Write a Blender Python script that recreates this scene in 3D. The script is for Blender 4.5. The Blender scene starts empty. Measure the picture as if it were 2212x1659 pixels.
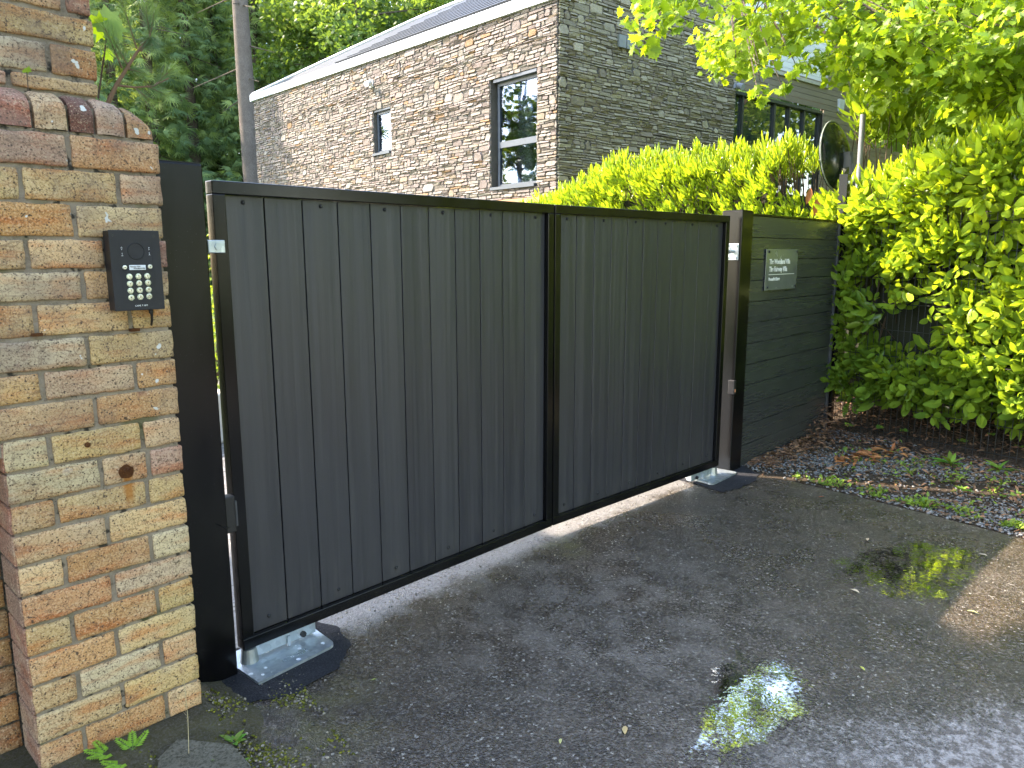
import bpy, math, random
import numpy as np
from mathutils import Vector, Matrix, noise as mnoise
random.seed(7); rng = np.random.default_rng(7)
S = bpy.context.scene
R = math.radians

# ------------------------------------------------------------------ camera
CP = Vector((-1.1855, -2.4994, 1.5324)); YAW, PITCH, ROLL, FPX = 0.75604, 0.17246, -0.00208, 1609.88
fw = Vector((math.cos(YAW)*math.cos(PITCH), math.sin(YAW)*math.cos(PITCH), -math.sin(PITCH)))
r0 = Vector((math.sin(YAW), -math.cos(YAW), 0)); u0 = r0.cross(fw)
rt = r0*math.cos(ROLL)+u0*math.sin(ROLL); up = -r0*math.sin(ROLL)+u0*math.cos(ROLL)
cam = bpy.data.cameras.new('camera'); co = bpy.data.objects.new('camera', cam); S.collection.objects.link(co)
co.matrix_world = Matrix(((rt.x, up.x, -fw.x, CP.x), (rt.y, up.y, -fw.y, CP.y), (rt.z, up.z, -fw.z, CP.z), (0, 0, 0, 1)))
cam.sensor_width = 36; cam.lens = FPX/2212*36; cam.clip_start = 0.05; cam.clip_end = 600
S.camera = co
# ------------------------------------------------------------------ light
SUN_AZ, SUN_EL = 118.0, 41.0            # azimuth counted from +X towards +Y
w = bpy.data.worlds.new('World'); S.world = w; w.use_nodes = True
wt = w.node_tree; wt.nodes.clear()
sky = wt.nodes.new('ShaderNodeTexSky'); sky.sky_type = 'NISHITA'; sky.sun_disc = False
sky.sun_elevation = R(SUN_EL); sky.sun_rotation = R(90-SUN_AZ); sky.dust_density = .9
bg = wt.nodes.new('ShaderNodeBackground'); bg.inputs[1].default_value = 0.15
wo = wt.nodes.new('ShaderNodeOutputWorld')
wt.links.new(sky.outputs[0], bg.inputs[0]); wt.links.new(bg.outputs[0], wo.inputs[0])
sl = bpy.data.lights.new('sun', 'SUN'); sl.energy = 2.3; sl.angle = R(0.55); sl.color = (1, .93, .82)
so = bpy.data.objects.new('sun', sl); S.collection.objects.link(so)
sd = Vector((math.cos(R(SUN_AZ))*math.cos(R(SUN_EL)), math.sin(R(SUN_AZ))*math.cos(R(SUN_EL)), math.sin(R(SUN_EL))))
so.rotation_euler = sd.to_track_quat('Z', 'Y').to_euler(); so.location = (-10, 20, 20)
S.view_settings.view_transform = 'Standard'; S.view_settings.look = 'None'
S.view_settings.gamma = 1; S.view_settings.exposure = 3.1
S.view_settings.use_white_balance = True; S.view_settings.white_balance_temperature = 7300; S.view_settings.white_balance_tint = 14; S.view_settings.use_curve_mapping = False

# ------------------------------------------------------------------ helpers
def ray(u, v): return (fw + rt*((u-1106)/FPX) + up*((829.5-v)/FPX))
def onz(u, v, z=0.0): d = ray(u, v); return CP + d*((z-CP.z)/d.z)
def ony(u, v, y=0.0): d = ray(u, v); return CP + d*((y-CP.y)/d.y)
def onx(u, v, x=0.0): d = ray(u, v); return CP + d*((x-CP.x)/d.x)
def at(u, v, dist): d = ray(u, v); return CP + d*(dist/math.hypot(d.x, d.y))

ORG = {}
def tag(o, label=None, cat=None, group=None, kind=None):
    if label: o['label'] = label
    if cat: o['category'] = cat
    if group: o['group'] = group
    if kind: o['kind'] = kind
    return o
def put(name, me, mat, parent=None, org=None, label=None, cat=None, group=None, kind=None):
    o = bpy.data.objects.new(name, me); S.collection.objects.link(o)
    if mat is not None and me is not None and not me.materials: me.materials.append(mat)
    if org is None: org = ORG[parent.name] if parent else Vector((0, 0, 0))
    org = Vector(org); ORG[o.name] = org
    if parent: o.parent = parent; o.location = org-ORG[parent.name]
    else: o.location = org
    return tag(o, label, cat, group, kind)
def thing(name, label, cat, org=(0, 0, 0), group=None):
    o = put(name, None, None, None, org, label, cat, group); o.empty_display_size = .1; return o

class MB:
    def __init__(s): s.v = []; s.f = []; s.c = []; s.col = (1, 1, 1); s.hascol = False
    def color(s, c): s.col = tuple(c); s.hascol = True
    def add(s, vs, fs):
        n = len(s.v); s.v += [tuple(v) for v in vs]; s.c += [s.col]*len(vs)
        s.f += [tuple(i+n for i in f) for f in fs]; return s
    def box(s, a, b, bev=0.0):
        x0, y0, z0 = a; x1, y1, z1 = b
        if x0 > x1: x0, x1 = x1, x0
        if y0 > y1: y0, y1 = y1, y0
        if z0 > z1: z0, z1 = z1, z0
        if bev <= 0:
            return s.add([(x0,y0,z0),(x1,y0,z0),(x1,y1,z0),(x0,y1,z0),(x0,y0,z1),(x1,y0,z1),(x1,y1,z1),(x0,y1,z1)],
                     [(0,3,2,1),(4,5,6,7),(0,1,5,4),(1,2,6,5),(2,3,7,6),(3,0,4,7)])
        import bmesh
        bm = bmesh.new(); bmesh.ops.create_cube(bm, size=1)
        for v in bm.verts: v.co = Vector(((x0+x1)/2+v.co.x*(x1-x0), (y0+y1)/2+v.co.y*(y1-y0), (z0+z1)/2+v.co.z*(z1-z0)))
        bmesh.ops.bevel(bm, geom=bm.edges[:], offset=bev, segments=2, affect='EDGES', profile=.5)
        bm.verts.index_update(); r = s.add([v.co[:] for v in bm.verts], [tuple(v.index for v in f.verts) for f in bm.faces]); bm.free(); return r
    def quad(s, a, b, c, d): return s.add([a, b, c, d], [(0, 1, 2, 3)])
    def obox(s, c, ax, ay, az):     # oriented box: centre and three half vectors
        c = Vector(c); ax = Vector(ax); ay = Vector(ay); az = Vector(az)
        vs = [c+ax*i+ay*j+az*k for k in (-1, 1) for j in (-1, 1) for i in (-1, 1)]
        return s.add(vs, [(0,2,3,1),(4,5,7,6),(0,1,5,4),(1,3,7,5),(3,2,6,7),(2,0,4,6)])
    def tube(s, pts, rad, n=8, cap=True):
        pts = [Vector(p) for p in pts]
        if not hasattr(rad, '__len__'): rad = [rad]*len(pts)
        vs = []; fs = []
        for i, p in enumerate(pts):
            d = (pts[min(i+1, len(pts)-1)]-pts[max(i-1, 0)]).normalized()
            a = d.orthogonal().normalized() if abs(d.z) > .95 else Vector((0, 0, 1)).cross(d).normalized()
            b = d.cross(a)
            vs += [p+(a*math.cos(2*math.pi*k/n)+b*math.sin(2*math.pi*k/n))*rad[i] for k in range(n)]
        for i in range(len(pts)-1):
            for k in range(n): fs.append((i*n+k, i*n+(k+1) % n, (i+1)*n+(k+1) % n, (i+1)*n+k))
        if cap: fs.append(tuple(range(n-1, -1, -1))); fs.append(tuple(range((len(pts)-1)*n, len(pts)*n)))
        return s.add(vs, fs)
    def prism(s, pts, d):           # polygon extruded by vector d
        n = len(pts); pts = [Vector(p) for p in pts]; d = Vector(d)
        return s.add(pts+[p+d for p in pts], [tuple(range(n)), tuple(range(2*n-1, n-1, -1))]+[(i, i+n, (i+1) % n+n, (i+1) % n) for i in range(n)])
    def mesh(s, name, org=(0, 0, 0), smooth=False):
        org = Vector(org); me = bpy.data.meshes.new(name)
        me.from_pydata([(v[0]-org.x, v[1]-org.y, v[2]-org.z) for v in s.v], [], s.f)
        if s.hascol:
            a = me.color_attributes.new('tint', 'FLOAT_COLOR', 'POINT')
            a.data.foreach_set('color', np.array([(c[0], c[1], c[2], 1) for c in s.c], dtype=np.float32).ravel())
        if smooth: me.shade_smooth()
        me.update(); return me
    def build(s, name, mat, parent=None, org=None, smooth=False, **k):
        if org is None: org = ORG[parent.name] if parent else Vector((0, 0, 0))
        return put(name, s.mesh(name, org, smooth), mat, parent, org, **k)

def scatter_mesh(name, V, F, M, cols=None, org=(0, 0, 0)):
    V = np.asarray(V, dtype=np.float64); F = np.asarray(F, dtype=np.int64); n = len(M); nv = len(V)
    P = np.einsum('nij,vj->nvi', M[:, :3, :3], V)+M[:, None, :3, 3]-np.array(org)
    FF = (F[None]+(np.arange(n)*nv)[:, None, None]).reshape(-1, F.shape[1])
    me = bpy.data.meshes.new(name); k = F.shape[1]
    me.vertices.add(n*nv); me.vertices.foreach_set('co', P.astype(np.float32).ravel())
    me.loops.add(FF.size); me.loops.foreach_set('vertex_index', FF.astype(np.int32).ravel())
    me.polygons.add(len(FF)); me.polygons.foreach_set('loop_start', np.arange(0, FF.size, k, dtype=np.int32))
    me.update(calc_edges=True)
    if cols is not None:
        a = me.color_attributes.new('tint', 'FLOAT_COLOR', 'POINT')
        c = np.ones((n, nv, 4), dtype=np.float32); c[:, :, :3] = np.asarray(cols)[:, None, :]
        a.data.foreach_set('color', c.ravel())
    return me
def nrm(a): return a/np.maximum(np.linalg.norm(a, axis=-1, keepdims=True), 1e-9)
def frames(pos, d, n, sx, sy=None, sz=None):
    d = nrm(d); s = nrm(np.cross(n, d)); n2 = np.cross(d, s)
    M = np.zeros((len(pos), 4, 4)); sx = np.broadcast_to(sx, len(pos))[:, None]
    sy = sx if sy is None else np.broadcast_to(sy, len(pos))[:, None]
    sz = sx if sz is None else np.broadcast_to(sz, len(pos))[:, None]
    M[:, :3, 0] = d*sx; M[:, :3, 1] = s*sy; M[:, :3, 2] = n2*sz; M[:, :3, 3] = pos; M[:, 3, 3] = 1
    return M
def rvec(n): return nrm(rng.normal(size=(n, 3)))

# ------------------------------------------------------------------ materials
class N:
    def __init__(s, name):
        s.m = bpy.data.materials.new(name); s.m.use_nodes = True; s.t = s.m.node_tree; s.t.nodes.clear()
        s.out = s.t.nodes.new('ShaderNodeOutputMaterial')
    def n(s, typ, props=None, outp=0, **kw):
        x = s.t.nodes.new('ShaderNode'+typ)
        for k, v in (props or {}).items(): setattr(x, k, v)
        for k, v in kw.items():
            key = int(k[1:]) if k[0] == 'i' and k[1:].isdigit() else k.replace('_', ' ')
            sock = x.inputs[key]
            if isinstance(v, bpy.types.NodeSocket): s.t.links.new(v, sock)
            else:
                if sock.type == 'RGBA' and len(v) == 3: v = (*v, 1)
                sock.default_value = v
        return x.outputs[outp]
    def pos(s): return s.n('NewGeometry', outp=0)
    def map(s, v, scale=(1, 1, 1), loc=(0, 0, 0)): return s.n('Mapping', i0=v, i1=loc, i3=scale)
    def noise(s, v, scale, detail=4, rough=.6): return s.n('TexNoise', Vector=v, Scale=scale, Detail=detail, Roughness=rough)
    def vor(s, v, scale, outp=0, **p): return s.n('TexVoronoi', p, outp, Vector=v, Scale=scale)
    def mr(s, v, a, b, c=0., d=1.): return s.n('MapRange', i0=v, i1=a, i2=b, i3=c, i4=d)
    def mx(s, f, a, b, blend='MIX'): return s.n('Mix', {'data_type': 'RGBA', 'blend_type': blend}, 2, i0=f, i6=a, i7=b)
    def ma(s, op, a, b=0.0): return s.n('Math', {'operation': op}, i0=a, i1=b)
    def bump(s, h, st=.5, dist=.01, nrm=None):
        k = dict(Strength=st, Distance=dist, Height=h)
        if nrm is not None: k['Normal'] = nrm
        return s.n('Bump', **k)
    def bsdf(s, **k): return s.n('BsdfPrincipled', **k)
    def done(s, sh): s.t.links.new(sh, s.out.inputs[0]); return s.m
    def attr(s, name='tint'): return s.n('Attribute', {'attribute_name': name})

def simple(name, col, rough=.5, metal=0., bump=0., bscale=200, var=.15, spec=.5):
    m = N(name); p = m.pos(); nz = m.noise(p, 9, 5); nz2 = m.noise(p, bscale, 3)
    c = m.mx(m.mr(nz, .3, .7), [x*(1-var) for x in col], [min(1, x*(1+var)) for x in col])
    k = dict(Base_Color=c, Roughness=m.mr(nz, .3, .7, max(0, rough-.08), rough+.08), Metallic=metal, Specular_IOR_Level=spec)
    if bump: k['Normal'] = m.bump(nz2, bump, .003)
    return m.done(m.bsdf(**k))

def m_brick():
    m = N('brick_face'); oi = m.t.nodes.new('ShaderNodeObjectInfo'); base = oi.outputs['Color']; rnd = oi.outputs['Random']
    p = m.pos(); off = m.n('CombineXYZ', i0=m.ma('MULTIPLY', rnd, 13.), i1=0., i2=m.ma('MULTIPLY', rnd, 7.))
    q = m.n('VectorMath', {'operation': 'ADD'}, i0=p, i1=off)
    streak = m.noise(m.map(q, (5, 5, 26)), 1.0, 4, .55)
    c = m.mx(m.mr(streak, .49, .66, 0, .8), base, m.mx(1., base, (.95, .55, .36), 'MULTIPLY'))
    bl = m.noise(q, 11, 3)
    c = m.mx(m.mr(bl, .62, .76, 0, .8), c, (.20, .075, .055))
    c = m.mx(m.mr(m.noise(q, 7, 2), .30, .48, .40, 0), c, (.58, .46, .29))
    pores = m.noise(q, 170, 4, .8)
    c = m.mx(m.mr(pores, .53, .60, 0, .75), c, (.12, .065, .035))
    c = m.mx(m.mr(pores, .38, .46, .6, 0), c, (.64, .50, .32))
    vd = m.vor(q, 80); c = m.mx(m.mr(vd, .14, .24, .85, 0), c, (.05, .03, .022))
    vd2 = m.vor(m.mx(.12, q, m.n('TexNoise', outp=1, Vector=q, Scale=30.)), 30); c = m.mx(m.mr(vd2, .10, .20, .85, 0), c, (.055, .038, .03))
    crack = m.vor(m.map(m.mx(.06, q, m.n('TexNoise', outp=1, Vector=q, Scale=20.)), (1, 1, 1.4)), 30, feature='DISTANCE_TO_EDGE')
    c = m.mx(m.mr(crack, .01, .04, .45, 0), c, (.10, .06, .04))
    soot = m.noise(p, 6, 5, .65); hz = m.n('SeparateXYZ', outp=2, i0=p)
    st = m.ma('MULTIPLY', m.mr(soot, .42, .64), m.mr(hz, .6, 1.5, .06, .60))
    c = m.mx(st, c, (.17, .12, .095))
    lic = m.noise(m.map(p, (1, 1, 1), (3, 0, 1)), 21, 3, .45)
    c = m.mx(m.ma('MULTIPLY', m.mr(lic, .705, .72), m.mr(hz, .9, 1.1)), c, (.62, .6, .55))
    # green algae near the ground on the gate side, rust below the old bolt
    alg = m.ma('MULTIPLY', m.mr(hz, .75, .0, 0, .55), m.mr(m.noise(p, 9, 4), .42, .62))
    c = m.mx(m.ma('MULTIPLY', alg, m.mr(m.n('SeparateXYZ', outp=0, i0=p), -.40, -.24)), c, (.20, .17, .035))
    dx = m.ma('ABSOLUTE', m.ma('SUBTRACT', m.n('SeparateXYZ', outp=0, i0=p), -.414))
    rz = m.ma('MULTIPLY', m.mr(hz, .79, .82), m.mr(hz, .90, .93, 1, 0))
    ru = m.ma('MULTIPLY', m.mr(m.ma('ADD', dx, m.ma('MULTIPLY', m.noise(p, 60, 3), .02)), .018, .028, 1, 0), rz)
    c = m.mx(m.ma('MULTIPLY', ru, .8), c, (.36, .13, .02))
    h = m.ma('ADD', m.ma('MULTIPLY', pores, .6), m.ma('ADD', m.ma('MULTIPLY', m.mr(vd, .0, .2), .35), m.noise(q, 40, 4)))
    return m.done(m.bsdf(Base_Color=c, Roughness=.88, Specular_IOR_Level=.25, Normal=m.bump(h, .9, .0028)))
def m_mortar(name='mortar', a=(.31, .25, .185), b=(.17, .135, .10)):
    m = N(name); p = m.pos(); n1 = m.noise(p, 14, 5); n2 = m.noise(p, 160, 4, .7)
    c = m.mx(m.mr(n1, .35, .68), a, b); c = m.mx(m.mr(n2, .45, .65, 0, .6), c, (.32, .27, .20))
    dk = m.noise(m.map(p, (1, 1, 1), (5, 1, 2)), 34, 3, .5); c = m.mx(m.mr(dk, .60, .68, 0, .9), c, (.025, .024, .02))
    g = m.noise(m.map(p, (1, 1, 1), (9, 1, 2)), 8, 3, .5); c = m.mx(m.mr(g, .58, .7, 0, .6), c, (.09, .095, .03))
    h = m.ma('ADD', m.noise(p, 60, 5, .7), m.ma('MULTIPLY', n2, .5))
    return m.done(m.bsdf(Base_Color=c, Roughness=.95, Specular_IOR_Level=.2, Normal=m.bump(h, 1., .006)))
def m_board():
    m = N('composite_board'); p = m.pos(); gr = m.noise(m.map(p, (190, 190, 5)), 1.0, 5, .7); g2 = m.noise(m.map(p, (30, 30, .8)), 1.0, 3)
    oi = m.t.nodes.new('ShaderNodeObjectInfo')
    c = m.mx(m.mr(gr, .3, .7), (.011, .011, .015), (.025, .025, .033)); c = m.mx(m.mr(g2, .38, .62, 0, .6), c, (.024, .024, .030))
    c = m.mx(m.mr(oi.outputs['Random'], 0, 1, 0, .35), c, (.042, .042, .045))
    zz_ = m.n('SeparateXYZ', outp=2, i0=p); c = m.mx(m.ma('MULTIPLY', m.mr(zz_, .35, .08, 0, .35), m.mr(m.noise(m.map(p, (25, 25, 10)), 1., 4), .42, .7)), c, (.075, .068, .060))
    c = m.mx(m.mr(m.noise(m.map(p, (40, 40, 1.2)), 1., 3), .58, .72, 0, .12), c, (.10, .098, .095))
    sp = m.vor(p, 130); c = m.mx(m.mr(sp, .04, .07, .5, 0), c, (.16, .16, .17))
    return m.done(m.bsdf(Base_Color=c, Roughness=m.mr(g2, .3, .7, .34, .46), Specular_IOR_Level=.6, Normal=m.bump(gr, .5, .0012, m.bump(m.noise(m.map(p, (11, 11, .25)), 1.0, 2), .8, .012))))
def m_panelboard():
    m = N('fence_board'); p = m.pos(); gr = m.noise(m.map(p, (4, 150, 150)), 1.0, 5, .7); g2 = m.noise(m.map(p, (.8, 20, 20)), 1.0, 3)
    c = m.mx(m.mr(gr, .3, .7), (.026, .029, .028), (.05, .055, .052))
    return m.done(m.bsdf(Base_Color=c, Roughness=m.mr(g2, .3, .7, .22, .34), Specular_IOR_Level=.6, Normal=m.bump(gr, .35, .001)))
def m_blacksteel():
    m = N('black_powder_coat'); p = m.pos(); n1 = m.noise(p, 400, 2); n2 = m.noise(m.map(p, (6, 6, 1.2)), 1.0, 4)
    dr = m.vor(p, 85); spk = m.mr(dr, .05, .09, 1, 0)
    c = m.mx(m.ma('MULTIPLY', spk, m.mr(m.noise(p, 5, 2), .52, .6)), m.mx(m.mr(n2, .35, .7), (.0025, .0025, .003), (.006, .0055, .0055)), (.085, .085, .095))
    return m.done(m.bsdf(Base_Color=c, Roughness=m.mr(n2, .3, .7, .14, .26), Specular_IOR_Level=.26, Normal=m.bump(n1, .08, .0008)))
def m_galv(name='galvanised_steel', spots=False):
    m = N(name); p = m.pos(); v = m.vor(p, 45, outp=1); n1 = m.noise(p, 10, 4)
    c = m.mx(.25, (.48, .55, .58), m.n('RGBToBW', i0=v)); c = m.mx(m.mr(n1, .4, .65, 0, .5), c, (.30, .36, .40))
    k = dict(Metallic=.75, Roughness=m.mr(n1, .3, .7, .28, .5))
    if spots:
        q = m.n('VectorMath', {'operation': 'MULTIPLY'}, i0=p, i1=(1, 1, 0)); a = m.vor(q, 28); b = m.noise(q, 14, 2)
        rad = m.mr(m.n('RGBToBW', i0=m.vor(q, 28, outp=1)), .35, .8, .0, .26)
        s1 = m.ma('LESS_THAN', a, rad); c = m.mx(m.ma('MULTIPLY', s1, .9), c, (.8, .82, .82))
        c = m.mx(m.mr(b, .40, .30, 0, .6), c, (.18, .2, .2))
        k['Metallic'] = m.mr(s1, 0, 1, .75, 0)
    return m.done(m.bsdf(Base_Color=c, **k))
def m_leaf(name, trans=.4, rough=.38, spec=.5, vein=True):
    m = N(name); t = m.attr(); p = m.pos(); n1 = m.noise(p, 16, 3)
    c = m.mx(m.mr(n1, .35, .65, 0, .35), t, m.mx(1., t, (1.35, 1.25, .8), 'MULTIPLY'))
    d = m.bsdf(Base_Color=c, Roughness=rough, Specular_IOR_Level=spec)
    tr = m.n('BsdfTranslucent', Color=m.mx(1., c, (1.7, 1.55, .7), 'MULTIPLY'))
    return m.done(m.n('MixShader', i0=trans, i1=d, i2=tr))
def m_asphalt():
    m = N('wet_asphalt'); p = m.pos(); xyz = m.t.nodes.new('ShaderNodeSeparateXYZ'); m.t.links.new(p, xyz.inputs[0]); X, Y = xyz.outputs[0], xyz.outputs[1]
    v = m.vor(p, 120); vc = m.n('RGBToBW', i0=m.vor(p, 120, outp=1)); n1 = m.noise(p, 1.7, 5, .6); n2 = m.noise(p, 6, 5, .65); n3 = m.noise(p, 60, 4, .7)
    c = m.mx(m.mr(n2, .35, .65), (.030, .019, .010), (.078, .053, .031))
    c = m.mx(m.mr(vc, .5, .9, 0, .75), c, (.20, .17, .14)); c = m.mx(m.mr(vc, .88, .92, 0, .8), c, (.42, .38, .32))
    c = m.mx(m.mr(n3, .42, .55, .5, 0), c, (.012, .010, .009))
    sunpale = m.ma('MULTIPLY', m.mr(m.ma('ADD', Y, m.ma('MULTIPLY', m.ma('SUBTRACT', n2, .5), .5)), -.10, .02), .75)  # sunlit strip with sky reflection at the gate, painted pale into the colour
    c = m.mx(sunpale, c, m.mx(m.mr(n3, .4, .6), (.16, .15, .145), (.27, .26, .25)))
    # partly dried area towards the road; sky reflection on it painted as pale grey
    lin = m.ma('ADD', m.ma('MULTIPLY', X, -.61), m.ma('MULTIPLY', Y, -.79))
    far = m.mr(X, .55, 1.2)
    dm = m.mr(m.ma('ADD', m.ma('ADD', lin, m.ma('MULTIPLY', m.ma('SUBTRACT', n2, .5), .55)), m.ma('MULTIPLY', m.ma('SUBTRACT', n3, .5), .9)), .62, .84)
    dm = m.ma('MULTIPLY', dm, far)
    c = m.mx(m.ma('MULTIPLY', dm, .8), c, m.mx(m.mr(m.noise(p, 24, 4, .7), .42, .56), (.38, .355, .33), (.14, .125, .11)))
    sheen_tone = m.ma('MULTIPLY', m.mr(m.n('VectorMath', {'operation': 'DISTANCE'}, 1, i0=p, i1=(1.3, -.72, 0)), .35, .95, 1, 0), m.mr(m.ma('ADD', n2, m.ma('MULTIPLY', m.ma('SUBTRACT', n3, .5), .6)), .44, .62))
    c = m.mx(m.ma('MULTIPLY', sheen_tone, .42), c, (.20, .175, .15))  # silvery sky sheen mid-drive painted as a paler colour
    # moss towards the pillar and the centre joint
    def blob(cx, cy, r):
        d = m.n('VectorMath', {'operation': 'DISTANCE'}, 1, i0=p, i1=(cx, cy, 0)); return m.mr(d, r*.35, r, 1, 0)
    ms = m.ma('MULTIPLY', blob(-.2, -.35, .55), m.mr(n2, .40, .56)); ms = m.ma('MAXIMUM', ms, m.ma('MULTIPLY', blob(1.72, -.13, .22), m.mr(n2, .45, .6)))
    c = m.mx(m.ma('MULTIPLY', ms, m.mr(n3, .35, .6, .25, .9)), c, (.085, .078, .018))
    wet = m.mr(n1, .36, .62)
    sh = m.ma('MAXIMUM', blob(1.35, -.55, .95), m.ma('MULTIPLY', blob(2.6, -.2, .7), .6))
    rough = m.ma('SUBTRACT', m.mr(wet, 0, 1, .44, .20), m.ma('MULTIPLY', sh, .04)); rough = m.ma('MAXIMUM', rough, m.ma('MULTIPLY', dm, .9))
    h = m.ma('ADD', m.ma('MULTIPLY', m.mr(v, 0, .5, 1, 0), .8), n3)
    st = m.mr(wet, 0, 1, 1., .8)
    return m.done(m.bsdf(Base_Color=c, Roughness=rough, Specular_IOR_Level=m.mr(dm, 0, 1, .85, .25), Normal=m.n('Bump', Strength=st, Distance=.006, Height=h)))
def m_stone(name='rubble_stone', green=0.):
    m = N(name); t = m.attr(); p = m.pos(); n1 = m.noise(p, 12, 5, .7); n2 = m.noise(p, 50, 4)
    c = m.mx(m.mr(n1, .3, .7, 0, .7), t, m.mx(1., t, (.62, .60, .58), 'MULTIPLY')); c = m.mx(m.mr(n2, .58, .72, 0, .5), c, (.38, .36, .33))
    if green: c = m.mx(m.mr(m.noise(p, 1.1, 4), .35, .6, green*.5, green), c, m.mx(1., c, (.62, .72, .40), 'MULTIPLY'))
    return m.done(m.bsdf(Base_Color=c, Roughness=.9, Specular_IOR_Level=.2, Normal=m.bump(m.ma('ADD', n1, n2), .7, .02)))
def m_ground(name, a, b, cc, sc=3.):
    m = N(name); p = m.pos(); n1 = m.noise(p, sc, 6, .65); n2 = m.noise(p, sc*14, 5, .7)
    c = m.mx(m.mr(n1, .35, .65), a, b); c = m.mx(m.mr(n2, .45, .62), c, cc)
    return m.done(m.bsdf(Base_Color=c, Roughness=.92, Specular_IOR_Level=.25, Normal=m.bump(n2, 1., .02)))
def m_tint(name, rough=.8, spec=.3, bs=60, bump=.4):
    m = N(name); t = m.attr(); p = m.pos(); n1 = m.noise(p, bs, 4)
    c = m.mx(m.mr(n1, .3, .7, 0, .5), t, m.mx(1., t, (.6, .6, .6), 'MULTIPLY'))
    return m.done(m.bsdf(Base_Color=c, Roughness=rough, Specular_IOR_Level=spec, Normal=m.bump(n1, bump, .003)))
def m_glass(name, tintc=(.02, .03, .03), rough=.02):
    m = N(name); p = m.pos(); b = m.bump(m.noise(p, 1.6, 2), .12, .02)
    d = m.n('BsdfPrincipled', Base_Color=tintc, Roughness=rough, Specular_IOR_Level=.9, Normal=b, Coat_Weight=1., Coat_Roughness=.01)
    return m.done(d)
def m_windowglass(name, see=.35):
    m = N(name); p = m.pos(); b = m.bump(m.noise(p, 1.3, 2), .10, .02)
    g = m.n('BsdfGlossy', Color=(.75, .82, .95), Roughness=.01, Normal=b); t = m.n('BsdfTransparent', Color=(.80, .84, .83))
    fr = m.n('Fresnel', IOR=1.5, Normal=b)
    return m.done(m.n('MixShader', i0=m.ma('ADD', m.ma('MULTIPLY', fr, .9), see), i1=t, i2=g))
def m_water():
    m = N('puddle_water'); p = m.pos(); b = m.bump(m.noise(p, 26, 2), .14, .003)
    g = m.n('BsdfGlossy', Color=(.95, .95, 1), Roughness=.02, Normal=b); t = m.n('BsdfTransparent', Color=(1, 1, 1))
    d = m.n('BsdfTransparent', Color=(.62, .57, .52)); fr = m.n('Fresnel', IOR=1.33, Normal=b)
    e = m.n('SeparateColor', i0=m.attr())
    k = m.ma('ADD', e, m.ma('ADD', m.ma('MULTIPLY', m.ma('SUBTRACT', m.noise(p, 70, 4, .7), .5), 1.3), m.ma('MULTIPLY', m.ma('SUBTRACT', m.noise(p, 9, 3), .5), .9)))
    k = m.ma('MULTIPLY', m.mr(k, .34, .72), .9)
    return m.done(m.n('MixShader', i0=k, i1=t, i2=m.n('MixShader', i0=fr, i1=d, i2=g)))
def m_lapboard(name, a, b):
    m = N(name); p = m.pos(); oi = m.t.nodes.new('ShaderNodeObjectInfo'); g = m.noise(m.map(p, (2.5, 2.5, 60)), 1., 4)
    c = m.mx(m.mr(g, .3, .7), a, b); c = m.mx(m.mr(oi.outputs['Random'], 0, 1, 0, .5), c, [x*.7 for x in b])
    return m.done(m.bsdf(Base_Color=c, Roughness=.8, Specular_IOR_Level=.3, Normal=m.bump(g, .3, .004)))

BRICK = m_brick(); MORTAR = m_mortar(); BOARD = m_board(); PBOARD = m_panelboard(); STEEL = m_blacksteel(); GALV = m_galv(); PLATE = m_galv('spotted_plate', True)
LAUREL = m_leaf('laurel_leaf', .38, .24, .6); MAPLE = m_leaf('maple_leaf', .5, .45, .35); CONIFER = m_leaf('conifer_foliage', .34, .6, .2); SMALLLEAF = m_leaf('weed_leaf', .35, .5, .3)
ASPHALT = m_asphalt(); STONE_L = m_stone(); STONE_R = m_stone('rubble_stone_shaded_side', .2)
JOINT = m_ground('dark_stone_joint', (.14, .125, .108), (.10, .09, .08), (.17, .155, .135), 20)
BARK = m_ground('bark', (.10, .075, .055), (.17, .135, .11), (.06, .045, .035), 3); TWIG = simple('twig_bark', (.10, .065, .04), .8)
GREYBARK = m_ground('grey_pine_bark', (.13, .105, .09), (.18, .15, .13), (.08, .065, .055), 4)
SOIL = m_ground('soil', (.030, .022, .015), (.06, .042, .028), (.10, .07, .045), 4)
GRASSG = m_ground('grass_ground', (.07, .12, .025), (.11, .17, .03), (.05, .08, .02), 2)
FRESH = m_ground('fresh_tarmac', (.018, .019, .023), (.03, .031, .036), (.055, .055, .062), 12)
SLAB = m_ground('paving_slab', (.19, .17, .12), (.25, .225, .17), (.10, .09, .06), 7)
CONC = m_ground('concrete', (.33, .33, .34), (.20, .20, .21), (.42, .42, .43), 12)
BLACK = simple('black_plastic', (.009, .009, .010), .42, bump=.2); DGREY = simple('dark_grey_metal', (.045, .048, .054), .38); INTERC = simple('anthracite_metal', (.024, .024, .027), .42, bump=.2, bscale=600, spec=.25)
LINE = simple('groove_black', (.006, .006, .007), .6); WHITE = simple('white_print', (.75, .75, .73), .5); BTN = simple('brushed_button', (.62, .60, .50), .25, .6); BTNG = simple('button_glow_ring', (.62, .66, .30), .3)
DARKTXT = simple('dark_print', (.05, .05, .05), .5); LABELW = simple('label_card', (.62, .64, .66), .35)
FRAMEW = simple('window_frame_grey', (.045, .06, .08), .4); FASCIA = simple('pale_metal_fascia', (.62, .66, .70), .35, .2); ROOFM = simple('roof_metal', (.012, .018, .028), .5)
PLAQUE = simple('grey_plaque', (.15, .165, .15), .22, .3); GLASSD = m_glass('dark_glass'); GLASSW = m_windowglass('window_glass', .04); WATER = m_water()
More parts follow.
